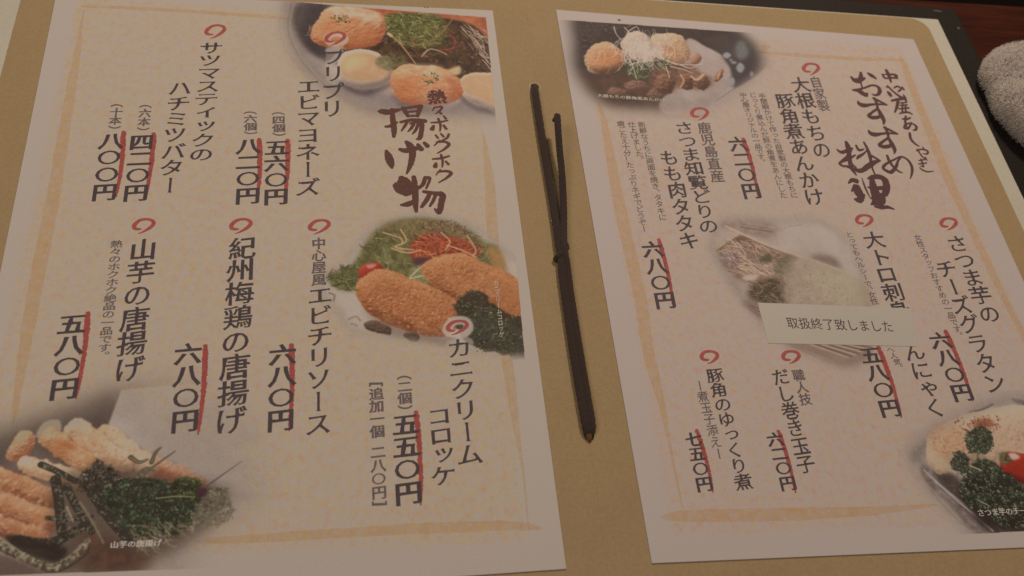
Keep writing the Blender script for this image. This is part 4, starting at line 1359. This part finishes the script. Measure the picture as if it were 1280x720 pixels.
# brush heading of the left sheet
HA = (3.6, 460, 80)
strokes('heading', 'L', [
    [(48, 213, 8), (62, 214, 18), (95, 216, 18), (130, 208, 12), (152, 204, 6)],
    [(108, 203, 10), (112, 250, 15), (117, 295, 15), (116, 328, 9)],
    [(78, 282, 7), (105, 278, 11), (132, 262, 6)],
    [(156, 196, 10), (166, 212, 13), (180, 236, 9)],
    [(163, 200, 8), (205, 193, 8), (240, 190, 13)],
    [(236, 192, 13), (230, 212, 12), (222, 236, 9)],
    [(178, 216, 6), (226, 212, 6)],
    [(182, 235, 7), (222, 232, 7)],
    [(146, 262, 8), (200, 252, 11), (258, 257, 13)],
    [(178, 258, 9), (165, 280, 8), (150, 302, 4)],
    [(190, 268, 7), (222, 262, 9), (242, 266, 12), (240, 305, 13), (232, 334, 12), (218, 338, 5)],
    [(206, 270, 9), (194, 290, 8), (180, 304, 4)],
    [(226, 272, 9), (214, 298, 8), (200, 315, 4)],
    [(82, 390, 8), (92, 415, 20), (102, 445, 20), (108, 468, 7)],
    [(143, 384, 10), (170, 390, 16), (215, 380, 14), (240, 374, 7)],
    [(172, 350, 10), (190, 370, 20), (200, 405, 18), (192, 450, 14), (174, 494, 5)],
    [(224, 362, 9), (240, 384, 15)],
    [(253, 354, 9), (268, 370, 13)],
    [(150, 512, 16), (160, 532, 40), (158, 560, 48), (172, 585, 18)],
    [(140, 572, 14), (175, 576, 24), (205, 565, 16), (234, 553, 10)],
    [(206, 508, 12), (212, 560, 16), (213, 620, 16), (217, 664, 9)],
    [(148, 635, 6), (182, 630, 16), (216, 612, 7)],
    [(258, 510, 10), (248, 540, 11), (228, 562, 5)],
    [(252, 512, 6), (272, 512, 10), (278, 520, 8), (262, 560, 6)],
    [(250, 574, 9), (295, 582, 12), (334, 588, 16), (330, 625, 16), (320, 668, 13), (300, 652, 5)],
    [(276, 588, 11), (262, 615, 12), (240, 644, 8)],
    [(304, 592, 9), (292, 618, 9), (278, 640, 6)],
], HA, M_brown, 0.05, 0.04, wk=1.78)
HB = dict(mat=M_brown, bold=(0.055, 0.03), slope=0.12, jitter=0.02)
put_text('heading', 'L', '熱', (546.7, 121.5), (546.7, 139), 22, hscale=1.0, **HB)
strokes('heading', 'L', [
    [(300, 194, 6), (290, 210, 4)], [(296, 198, 5), (332, 192, 8), (322, 212, 7), (304, 224, 4)], [(316, 212, 7), (330, 224, 9)],
    [(340, 234, 6), (350, 246, 9)],
    [(284, 264, 6), (320, 262, 8), (358, 254, 6)], [(316, 246, 8), (326, 275, 8), (324, 302, 5)], [(296, 278, 8), (288, 294, 15)], [(340, 276, 8), (352, 292, 10)],
    [(304, 320, 7), (315, 333, 8)], [(328, 314, 7), (340, 327, 8)], [(364, 316, 8), (354, 334, 8), (328, 346, 4)],
    [(322, 344, 6), (298, 368, 4)], [(308, 352, 6), (345, 350, 9), (364, 362, 11), (345, 382, 8), (312, 402, 4)],
    [(290, 428, 6), (330, 424, 8), (366, 414, 6)], [(328, 408, 8), (336, 436, 8), (334, 464, 5)], [(306, 446, 8), (302, 462, 15)], [(350, 438, 7), (362, 452, 9)],
    [(326, 476, 6), (306, 500, 4)], [(314, 486, 6), (352, 482, 9), (374, 492, 11), (352, 514, 8), (318, 534, 4)],
], HA, M_brown, 0.05, 0.04, wk=1.5)
put_text('caption', 'L', '山芋の唐揚げ', (143, 681), (197, 678.5), 8.5, mat=M_white, bold=(0.03, 0.01), horizontal=True, slope=0.0)
put_text('caption', 'L', 'カニクリームコロッケ', (620.2, 354), (627, 418), 6.0, mat=M_white, bold=(0.0, 0.0))

# =================================================================== lettering, right sheet
put_text('caption', 'R', '大根もちの豚角煮あんかけ', (750, 119.5), (828, 125), 5.2, mat=M_white, bold=(0.01, 0.0), horizontal=True, slope=0.0)
swirl('R', 874.7, 142, 0.9)
small('R', '鹿児島直産', (880.5, 160), (896.3, 220), 15.5, 'dish_name', bold=(0.018, 0.0))
dish('R', 'さつま知覧どりの', (855, 160), (885.5, 282.5), 22, bold=(0.012, 0.0))
dish('R', 'もも肉タタキ', (836.3, 197), (861, 301), 22, bold=(0.014, 0.0))
small('R', '新鮮なうちに両面を焼き、タタキに', (802, 155.8), (828, 271.8), 9)
small('R', '仕上げました。', (789.3, 155.5), (801, 199), 9)
small('R', '歯ごたえ十分！たっぷりネギでどうぞー', (775.8, 154.5), (805, 286), 9)
price('R', '六八〇円', (815.7, 311.6), (831, 375), 24, (823.5, 299.5), (842, 385), 5.5)
swirl('R', 1014, 86, 0.86)
small('R', '自家製', (1019.5, 102.5), (1029, 131.8), 13, 'dish_name', bold=(0.018, 0.0))
dish('R', '大根もちの', (1000.5, 106), (1026.5, 187), 21, bold=(0.014, 0.0))
dish('R', '豚角煮あんかけ', (981, 126), (1017.3, 246), 22, bold=(0.014, 0.0))
small('R', '手間暇かけて作った自家製の大根もちに', (952.5, 120), (992.5, 244), 8.5)
small('R', 'じっくり煮込んだ豚の角煮をあんにした', (941, 118.8), (979, 244), 8.5)
small('R', '中心屋オリジナルの一品です。', (928.8, 118.8), (953, 202), 8.5)
price('R', '六二〇円', (922.5, 180), (938.8, 238.5), 21, (929, 173.5), (947.5, 245), 5.5)
swirl('R', 1080.5, 275.5, 0.88)
dish('R', '大トロ刺身', (1092.3, 300), (1124.5, 388), 24, bold=(0.012, 0.0))
dish('R', 'んにゃく', (1142.5, 440), (1169, 510), 24, bold=(0.012, 0.0))
small('R', 'とってもヘルシーで、女性', (1061.7, 293.3), (1093, 376.7), 9)
small('R', 'へ人気。', (1113, 437), (1125, 459), 9)
price('R', '五八〇円', (1088.7, 444), (1112, 510), 24, (1098, 434), (1126.6, 522), 6)
swirl('R', 1186, 279.5, 0.88)
dish('R', 'さつま芋の', (1196, 304.5), (1236, 392), 24, bold=(0.012, 0.0))
dish('R', 'チーズグラタン', (1182.5, 336), (1243, 479), 24, bold=(0.012, 0.0))
small('R', '女性スタッフおすすめの一品です。', (1147, 297), (1199.5, 419), 9)
price('R', '六八〇円', (1175.3, 425.5), (1202.4, 490.5), 24, (1182, 414), (1215.7, 501), 6)
swirl('R', 887, 446, 0.93)
dish('R', '豚角のゆっくり煮', (893.5, 469), (929, 602.5), 20, bold=(0.014, 0.0))
small('R', 'ー煮玉子添えー', (874.8, 482), (898.5, 567), 13)
price('R', '七五〇円', (866.9, 549), (880.2, 605), 19, (871, 538), (891, 615), 5.5)
swirl('R', 989, 446, 0.93)
small('R', '職人技', (998, 469), (1006.4, 499), 14, 'dish_name', bold=(0.02, 0.0))
dish('R', 'だし巻き玉子', (975.7, 471), (1006.5, 580), 20, bold=(0.014, 0.0))
price('R', '六二〇円', (969, 549), (984.6, 604), 19, (973, 539), (994.4, 616), 5.5)
put_text('caption', 'R', 'さつま芋のチーズグラタン', (1226, 641), (1322, 636), 8, mat=M_white, bold=(0.02, 0.0), horizontal=True, slope=0.0)
put_text('caption', 'R', 'こちらは', (1269, 630), (1300, 628), 7, mat=M_white, bold=(0.01, 0.0), horizontal=True, slope=0.0) if False else None

HBc = (6.54, 1030, 70)
HCc = (6.0, 1030, 160)


def su(o, dx=0, dy=0):
    base = [
        [(276, 370, 8), (292, 392, 22), (325, 404, 24), (380, 398, 14), (440, 393, 12), (515, 400, 8)],
        [(404, 345, 14), (450, 368, 13), (512, 398, 8)],
        [(412, 345, 14), (432, 392, 13), (438, 430, 12)],
        [(440, 430, 12), (395, 460, 12), (366, 488, 16), (390, 503, 20), (440, 500, 18), (460, 478, 8), (445, 440, 7)],
        [(440, 430, 12), (468, 485, 22), (488, 525, 18), (486, 560, 6)],
    ]
    return [[(x + dx, y + dy, w) for x, y, w in st] for st in base]


o_strokes = [
    [(220, 168, 8), (240, 190, 20), (265, 202, 30), (305, 192, 22), (334, 180, 10)],
    [(300, 135, 12), (302, 165, 18), (292, 200, 16), (306, 235, 8), (312, 262, 9), (300, 285, 10)],
    [(235, 278, 10), (275, 285, 18), (320, 308, 26), (346, 322, 18), (352, 300, 6)],
    [(238, 276, 7), (320, 264, 10), (390, 240, 11), (440, 252, 15), (456, 285, 18), (442, 314, 14), (408, 320, 10), (394, 308, 5)],
    [(358, 140, 10), (385, 158, 22), (424, 184, 11)],
]
strokes('heading', 'R', o_strokes + su('') + su('', 88, 238), HBc, M_brown2, 0.05, 0.04, wk=1.75)
strokes('heading', 'R', [
    [(474, 205, 12), (488, 245, 16), (520, 290, 14), (560, 325, 12), (588, 336, 6)],
    [(582, 214, 10), (556, 245, 11), (540, 290, 16), (505, 330, 20), (470, 322, 18), (444, 300, 16), (462, 272, 14), (520, 240, 10), (580, 216, 11), (628, 240, 13), (658, 290, 15), (658, 345, 11), (644, 382, 4)],
    [(165, 104, 16), (178, 135, 26), (185, 180, 24), (192, 240, 22), (208, 300, 24), (242, 354, 7)],
    [(95, 158, 6), (120, 178, 18), (148, 180, 20), (205, 150, 10)],
    [(214, 150, 8), (180, 205, 12), (132, 250, 12), (118, 270, 14), (150, 288, 14)],
    [(132, 258, 7), (185, 230, 18), (236, 203, 7)],
    [(160, 285, 12), (190, 292, 20), (222, 280, 12)],
    [(240, 130, 11), (262, 165, 16), (300, 158, 7)],
    [(246, 232, 8), (262, 214, 16), (300, 190, 10), (322, 168, 7)],
    [(298, 106, 10), (322, 150, 15), (345, 215, 18), (358, 290, 11), (386, 356, 8)],
    [(232, 288, 8), (250, 318, 24), (290, 316, 24), (335, 284, 28), (380, 256, 22), (420, 246, 8)],
    [(332, 192, 9), (370, 216, 14), (420, 245, 10)],
    [(184, 414, 8), (210, 392, 22), (244, 398, 30)],
    [(206, 476, 6), (240, 440, 32), (252, 470, 44), (268, 500, 44)],
    [(232, 535, 14), (262, 540, 36), (285, 520, 26), (302, 500, 10)],
    [(284, 374, 4), (302, 430, 9), (328, 490, 8), (350, 530, 3)],
    [(328, 380, 8), (365, 368, 24), (420, 368, 30), (458, 395, 34), (468, 450, 36), (456, 498, 30)],
    [(356, 372, 22), (368, 430, 36), (382, 480, 44), (392, 540, 44)],
    [(328, 442, 7), (365, 452, 20), (440, 450, 24)],
    [(350, 530, 6), (400, 500, 22), (452, 505, 20)],
    [(352, 575, 6), (390, 556, 40), (425, 545, 50), (450, 520, 16)],
    [(380, 588, 10), (425, 596, 20), (480, 594, 18), (526, 610, 6)],
], HCc, M_brown2, 0.05, 0.04, wk=1.48)
strokes('heading', 'R', [
    [(476, 148, 7), (490, 172, 11), (500, 184, 7)],
    [(508, 114, 12), (530, 160, 15), (548, 216, 7)],
    [(482, 152, 5), (550, 150, 10), (592, 160, 13), (575, 182, 8)],
    [(496, 184, 7), (555, 178, 10), (602, 182, 8)],
    [(512, 256, 7), (522, 250, 10), (560, 285, 9), (615, 328, 12), (662, 346, 13), (648, 315, 4)],
    [(520, 292, 8), (532, 305, 16), (546, 326, 14)],
    [(572, 262, 6), (600, 248, 9), (630, 268, 9), (606, 292, 7)],
    [(638, 252, 6), (652, 276, 9)],
    [(552, 366, 10), (605, 355, 13), (660, 352, 12), (672, 378, 7)],
    [(604, 360, 12), (596, 415, 12), (578, 462, 6)],
    [(620, 384, 6), (672, 380, 7)],
    [(620, 404, 6), (680, 400, 7)],
    [(642, 384, 7), (640, 460, 8)],
    [(612, 432, 6), (694, 424, 8)],
    [(664, 404, 7), (668, 456, 8)],
    [(616, 470, 6), (680, 460, 10), (722, 476, 6)],
    [(640, 514, 7), (668, 518, 10), (706, 506, 7)],
    [(668, 492, 9), (664, 545, 9), (684, 600, 6)],
    [(716, 544, 6), (690, 588, 9), (658, 590, 9), (664, 562, 8), (710, 550, 7), (752, 574, 10), (750, 602, 10), (728, 608, 5)],
    [(700, 630, 10), (710, 680, 11), (745, 718, 9), (778, 738, 5)],
], HBc, M_brown2, 0.05, 0.04, wk=1.95)
strokes('heading', 'R', [
    [(692, 172, 6), (730, 160, 9), (776, 172, 10), (772, 194, 9), (742, 192, 5)],
    [(738, 142, 6), (756, 162, 7)],
    [(698, 158, 7), (735, 212, 9), (776, 242, 6)],
    [(712, 244, 6), (762, 236, 7)],
    [(708, 270, 6), (768, 262, 8)],
    [(726, 232, 8), (745, 288, 9), (722, 282, 5)],
    [(716, 298, 6), (745, 318, 9), (780, 328, 8), (822, 324, 4)],
    [(760, 218, 6), (766, 228, 6)],
], HCc, M_brown2, 0.05, 0.04, wk=1.55)

# tiny specks of print
tiny_patch('ink_speck', 774, 25, 4, 3, 0.3, M_hole, sheet_r, 0.03)
tiny_patch('ink_speck', 531, 9, 2, 3, 0.3, M_ink_small, sheet_l, 0.03)
tiny_patch('ink_speck', 534.5, 9.3, 2, 3, 0.3, M_ink_small, sheet_l, 0.03)
tiny_patch('ink_speck', 626.5, 517, 4, 4, 0.3, M_border, sheet_l, 0.03)
tiny_patch('ink_speck', 957.5, 58.5, 13, 9, 0.5, M_border, sheet_r, 0.015)

# white notice strip stuck over one dish
c = [U(*q_, 0.1)[:2] for q_ in ((947, 378.3), (1138.5, 385.5), (1146.5, 433), (960.5, 429))]
stk = slab('sticker', [tuple(a) for a in c][::-1], 0.0, 0.14, M_sticker, menu, bevel=0.03)
stk['label'] = 'white notice strip saying the dish is no longer served'
put_text('lettering', 'R', '取扱終了致しました', (990.5, 403.8), (1109, 408.3), 14.5, mat=M_ink, bold=(0.002, 0.0), horizontal=True, slope=0.0, z=0.17, parent=stk, flare=0.0)

# =================================================================== the binding cord
def tube(name, pts, wd, ht, mat, parent, nring=14, per=10, twist=0.0, cap=True, rag=0.0):
    """flattened round cord along points (px, py, z mm) with width/height in mm"""
    Q = catmull([tuple(U(p[0], p[1], p[2])) + (p[3] if len(p) > 3 else 1.0,) for p in pts], per)
    C, S = Q[:, :3], Q[:, 3]
    T = np.gradient(C, axis=0)
    T /= np.linalg.norm(T, axis=1)[:, None]
    up = np.array([0, 0, 1.0])
    vs, fs, uv = [], [], []
    dist = np.concatenate([[0], np.cumsum(np.linalg.norm(np.diff(C, axis=0), axis=1))])
    B_prev = None
    for i in range(len(C)):
        B = np.cross(T[i], up)
        if np.linalg.norm(B) < 0.25:
            B = B_prev if B_prev is not None else np.array([1.0, 0, 0])
        B = B - T[i] * (B @ T[i])
        B /= np.linalg.norm(B)
        B_prev = B
        Nn = np.cross(B, T[i])
        for k in range(nring):
            a = 2 * math.pi * k / nring
            rr = S[i] * (1 + 0.06 * math.sin(2 * a + dist[i] * 2.2) + rag * rng.normal())
            p = C[i] + B * math.cos(a) * wd / 2 * rr + Nn * math.sin(a) * ht / 2 * rr
            vs.append(tuple(p * MM))
            uv.append((k / nring, dist[i]))
    n = nring
    for i in range(len(C) - 1):
        for k in range(n):
            j = (k + 1) % n
            fs.append((i * n + k, i * n + j, (i + 1) * n + j, (i + 1) * n + k))
    if cap:
        for e, s in ((0, -1), (len(C) - 1, 1)):
            b = len(vs)
            vs.append(tuple((C[e] + T[e] * s * wd * 0.22) * MM))
            uv.append((0.5, dist[e]))
            for k in range(n):
                j = (k + 1) % n
                fs.append((b, e * n + j, e * n + k) if s < 0 else (b, e * n + k, e * n + j))
    o = mesh_obj(name, vs, fs, mat, parent, smooth=True)
    lay = o.data.uv_layers.new(name='UVMap')
    for l in o.data.loops:
        lay.data[l.index].uv = uv[l.vertex_index]
    return o


def disc(name, px, py, r, z, mat, parent, r_in=0.0, n=28, h=0.0):
    c0 = U(px, py, z)
    vs, fs = [], []
    if r_in <= 0:
        vs.append((c0[0] * MM, c0[1] * MM, z * MM))
        for k in range(n):
            a = 2 * math.pi * k / n
            vs.append(((c0[0] + r * math.cos(a)) * MM, (c0[1] + r * math.sin(a)) * MM, z * MM))
        fs = [(0, 1 + k, 1 + (k + 1) % n) for k in range(n)]
    else:
        m_ = 8
        for k in range(n):
            a = 2 * math.pi * k / n
            for j in range(m_):
                b = 2 * math.pi * j / m_
                rr = (r + r_in) / 2 + (r - r_in) / 2 * math.cos(b)
                vs.append(((c0[0] + rr * math.cos(a)) * MM, (c0[1] + rr * math.sin(a)) * MM, (z + h * math.sin(b)) * MM))
        for k in range(n):
            for j in range(m_):
                fs.append((k * m_ + j, ((k + 1) % n) * m_ + j, ((k + 1) % n) * m_ + (j + 1) % m_, k * m_ + (j + 1) % m_))
    return mesh_obj(name, vs, fs, mat, parent, smooth=r_in > 0)


card_l = bpy.data.objects['card_page']
disc('punched_hole', 668.5, 108.5, 2.3, Z_CARD + 0.03, M_hole, card_l)
disc('hole_rim', 668.5, 108.5, 2.75, Z_CARD + 0.05, M_holerim, card_l, r_in=2.25, h=0.12)
disc('punched_hole', 736.5, 545.5, 2.0, Z_CARD + 0.03, M_hole, card_l)

zc = 1.1
cord = tube('binding_cord', [(668.2, 110, -0.4), (668.8, 115, 1.0), (672.6, 140, zc), (677.5, 172, zc), (683, 205, zc), (688.5, 238, zc), (694, 272, zc), (698, 300, 1.3), (701.5, 322, 1.4), (703.5, 345, 1.2), (707, 372, 1.1), (711, 400, 1.1), (716, 434, 1.1), (721.5, 468, 1.1), (727, 500, 1.1), (732, 528, 1.1), (734.5, 540, 0.5), (735.5, 544, -0.4)],
            3.8, 2.2, M_cord, menu, rag=0.012)
cord['label'] = 'dark brown cord laced through punched holes along the fold'
tube('loose_strand', [(697, 143, 8.4, 0.8), (696.8, 147, 8.3, 1.0), (697.6, 162, 7.6), (699.6, 188, 5.6), (702.3, 215, 3.8), (704.0, 245, 2.2), (704.6, 272, 1.6), (704.6, 292, 1.8), (705.5, 312, 2.3), (708.5, 330, 1.6), (711, 350, 1.2), (714, 372, 1.1), (718.3, 400, 1.1), (723.8, 434, 1.1), (729.5, 468, 1.1), (735, 500, 1.1), (739.3, 526, 1.1), (740.2, 537, 0.8, 0.9), (738.5, 543, 0.2, 0.7)],
     3.3, 2.1, M_cord, cord, rag=0.012)
tube('frayed_tip', [(697, 145.5, 8.2, 0.9), (694.2, 148.5, 8.0, 1.0), (691.8, 151.5, 7.6, 0.7)], 2.4, 2.0, M_cord, cord, per=5)
tube('knot', [(694.4, 326, 0.6, 0.7), (695.6, 322.5, 1.1, 0.9), (700, 319, 2.0, 0.9), (705, 314, 2.0, 0.95), (708.0, 308.5, 1.1, 0.95), (706.8, 304.0, 0.6, 0.7)], 3.0, 2.2, M_cord, cord, per=7)
M_tip = grain_mat('brown_cord_core', A(92, 66, 38), A(70, 48, 30), 1500)
tube('cord_tip', [(735.8, 543, 0.5, 1.0), (736.8, 548, 0.2, 0.9), (737.2, 551.5, -0.1, 0.6)], 2.6, 1.4, M_tip, cord, per=5)

# =================================================================== the rolled towel
towel = thing('rolled_towel', 'white terry hand towel lying beside the black menu corner', 'towel', (0.29, -0.048, Z_TABLE * MM))


def towel_pt(u_, v_):
    """superellipsoid: long along x, lying on the table"""
    cx, cy, cz = 291.0, -49.5, 5.6
    ax_, ay_, az_ = 51.5, 36.0, 10.6
    cu, su_ = math.cos(u_), math.sin(u_)
    cv, sv = math.cos(v_), math.sin(v_)
    f = lambda w, e: math.copysign(abs(w) ** e, w)
    x = ax_ * f(cv, 0.3) * f(cu, 0.5)
    y = ay_ * f(cv, 0.3) * f(su_, 0.62)
    z = az_ * f(sv, 0.8)
    return cx + x, cy + y, cz + z


nu, nv = 120, 40
tv, tf = [], []
wav = lambda x, y: 0.9 * math.sin(x * 0.13 + 1) * math.sin(y * 0.17) + 0.5 * math.sin(x * 0.31 + y * 0.23)
grid = np.zeros((nv + 1, nu, 3))
for j in range(nv + 1):
    v_ = -math.pi / 2 + math.pi * j / nv
    for i in range(nu):
        u_ = 2 * math.pi * i / nu
        x, y, z = towel_pt(u_, v_)
        z += wav(x, y) * (1 if z > 0 else 0.2)
        x += 0.8 * math.sin(y * 0.25)
        lim = 0.6 - 1.75 + 0.0 if x < 251 else Z_TABLE + 0.1
        lim = -1.6 if x < 249.5 else Z_TABLE + 0.1
        grid[j, i] = (x, y, max(z, lim))
G = grid.reshape(-1, 3)
T0 = np.array([290.0, -48.0, Z_TABLE])
for j in range(nv):
    for i in range(nu):
        a, b = j * nu + i, j * nu + (i + 1) % nu
        tf.append((a, b, b + nu, a + nu))
mesh_obj('folded_cloth', [tuple((g - T0) * MM) for g in G], tf, M_towel_base, towel, smooth=True)

# terry loops, dense where the towel can be seen, as thin bent blades
dj, di = np.gradient(grid, axis=0), np.gradient(grid, axis=1)
nrm = np.cross(di, dj)
nrm /= np.linalg.norm(nrm, axis=2)[..., None] + 1e-9
areaw = np.linalg.norm(np.cross(di, dj), axis=2)
areaw[grid[..., 2] < -3.8] = 0
prob = areaw.ravel() / areaw.sum()
NT = 42000
idx = rng.choice(len(prob), NT, p=prob)
jj, ii = idx // nu, idx % nu
fu, fv = rng.random(NT)[:, None], rng.random(NT)[:, None]
j2 = np.minimum(jj + 1, nv)
i2 = (ii + 1) % nu
base = (grid[jj, ii] * (1 - fu) + grid[jj, i2] * fu) * (1 - fv) + (grid[j2, ii] * (1 - fu) + grid[j2, i2] * fu) * fv
nn = nrm[jj, ii] + rng.normal(0, 0.26, (NT, 3))
nn /= np.linalg.norm(nn, axis=1)[:, None]
tdir = np.cross(nn, rng.normal(0, 1, (NT, 3)))
tdir /= np.linalg.norm(tdir, axis=1)[:, None]
ln = rng.uniform(1.6, 3.6, (NT, 1))
wd = rng.uniform(0.16, 0.32, (NT, 1))
bend = np.cross(nn, tdir) * rng.normal(0, 0.7, (NT, 1))
base = base - nn * 0.2
p0a, p0b = base - tdir * wd, base + tdir * wd
m0 = base + nn * ln * 0.6
p1a, p1b = m0 - tdir * wd * 0.9, m0 + tdir * wd * 0.9
m1 = base + nn * ln + bend * ln * 0.5
p2a, p2b = m1 - tdir * wd * 0.5, m1 + tdir * wd * 0.5
allv = np.stack([p0a, p0b, p1b, p1a, p2b, p2a], 1)
allv[..., 2] = np.maximum(allv[..., 2], Z_TABLE + 0.05)
allv = ((allv - T0) * MM).reshape(-1, 3)
k6 = np.arange(NT) * 6
F1 = np.stack([k6, k6 + 1, k6 + 2, k6 + 3], 1)
F2 = np.stack([k6 + 3, k6 + 2, k6 + 4, k6 + 5], 1)
me = bpy.data.meshes.new('terry_loops')
me.from_pydata(allv.tolist(), [], np.concatenate([F1, F2]).tolist())
me.update()
me.materials.append(M_towel)
ob = bpy.data.objects.new('terry_loops', me)
COL.objects.link(ob)
ob.parent = towel
ob['kind'] = 'stuff'

bpy.data.objects.remove(tob)
bpy.data.curves.remove(tcurve)
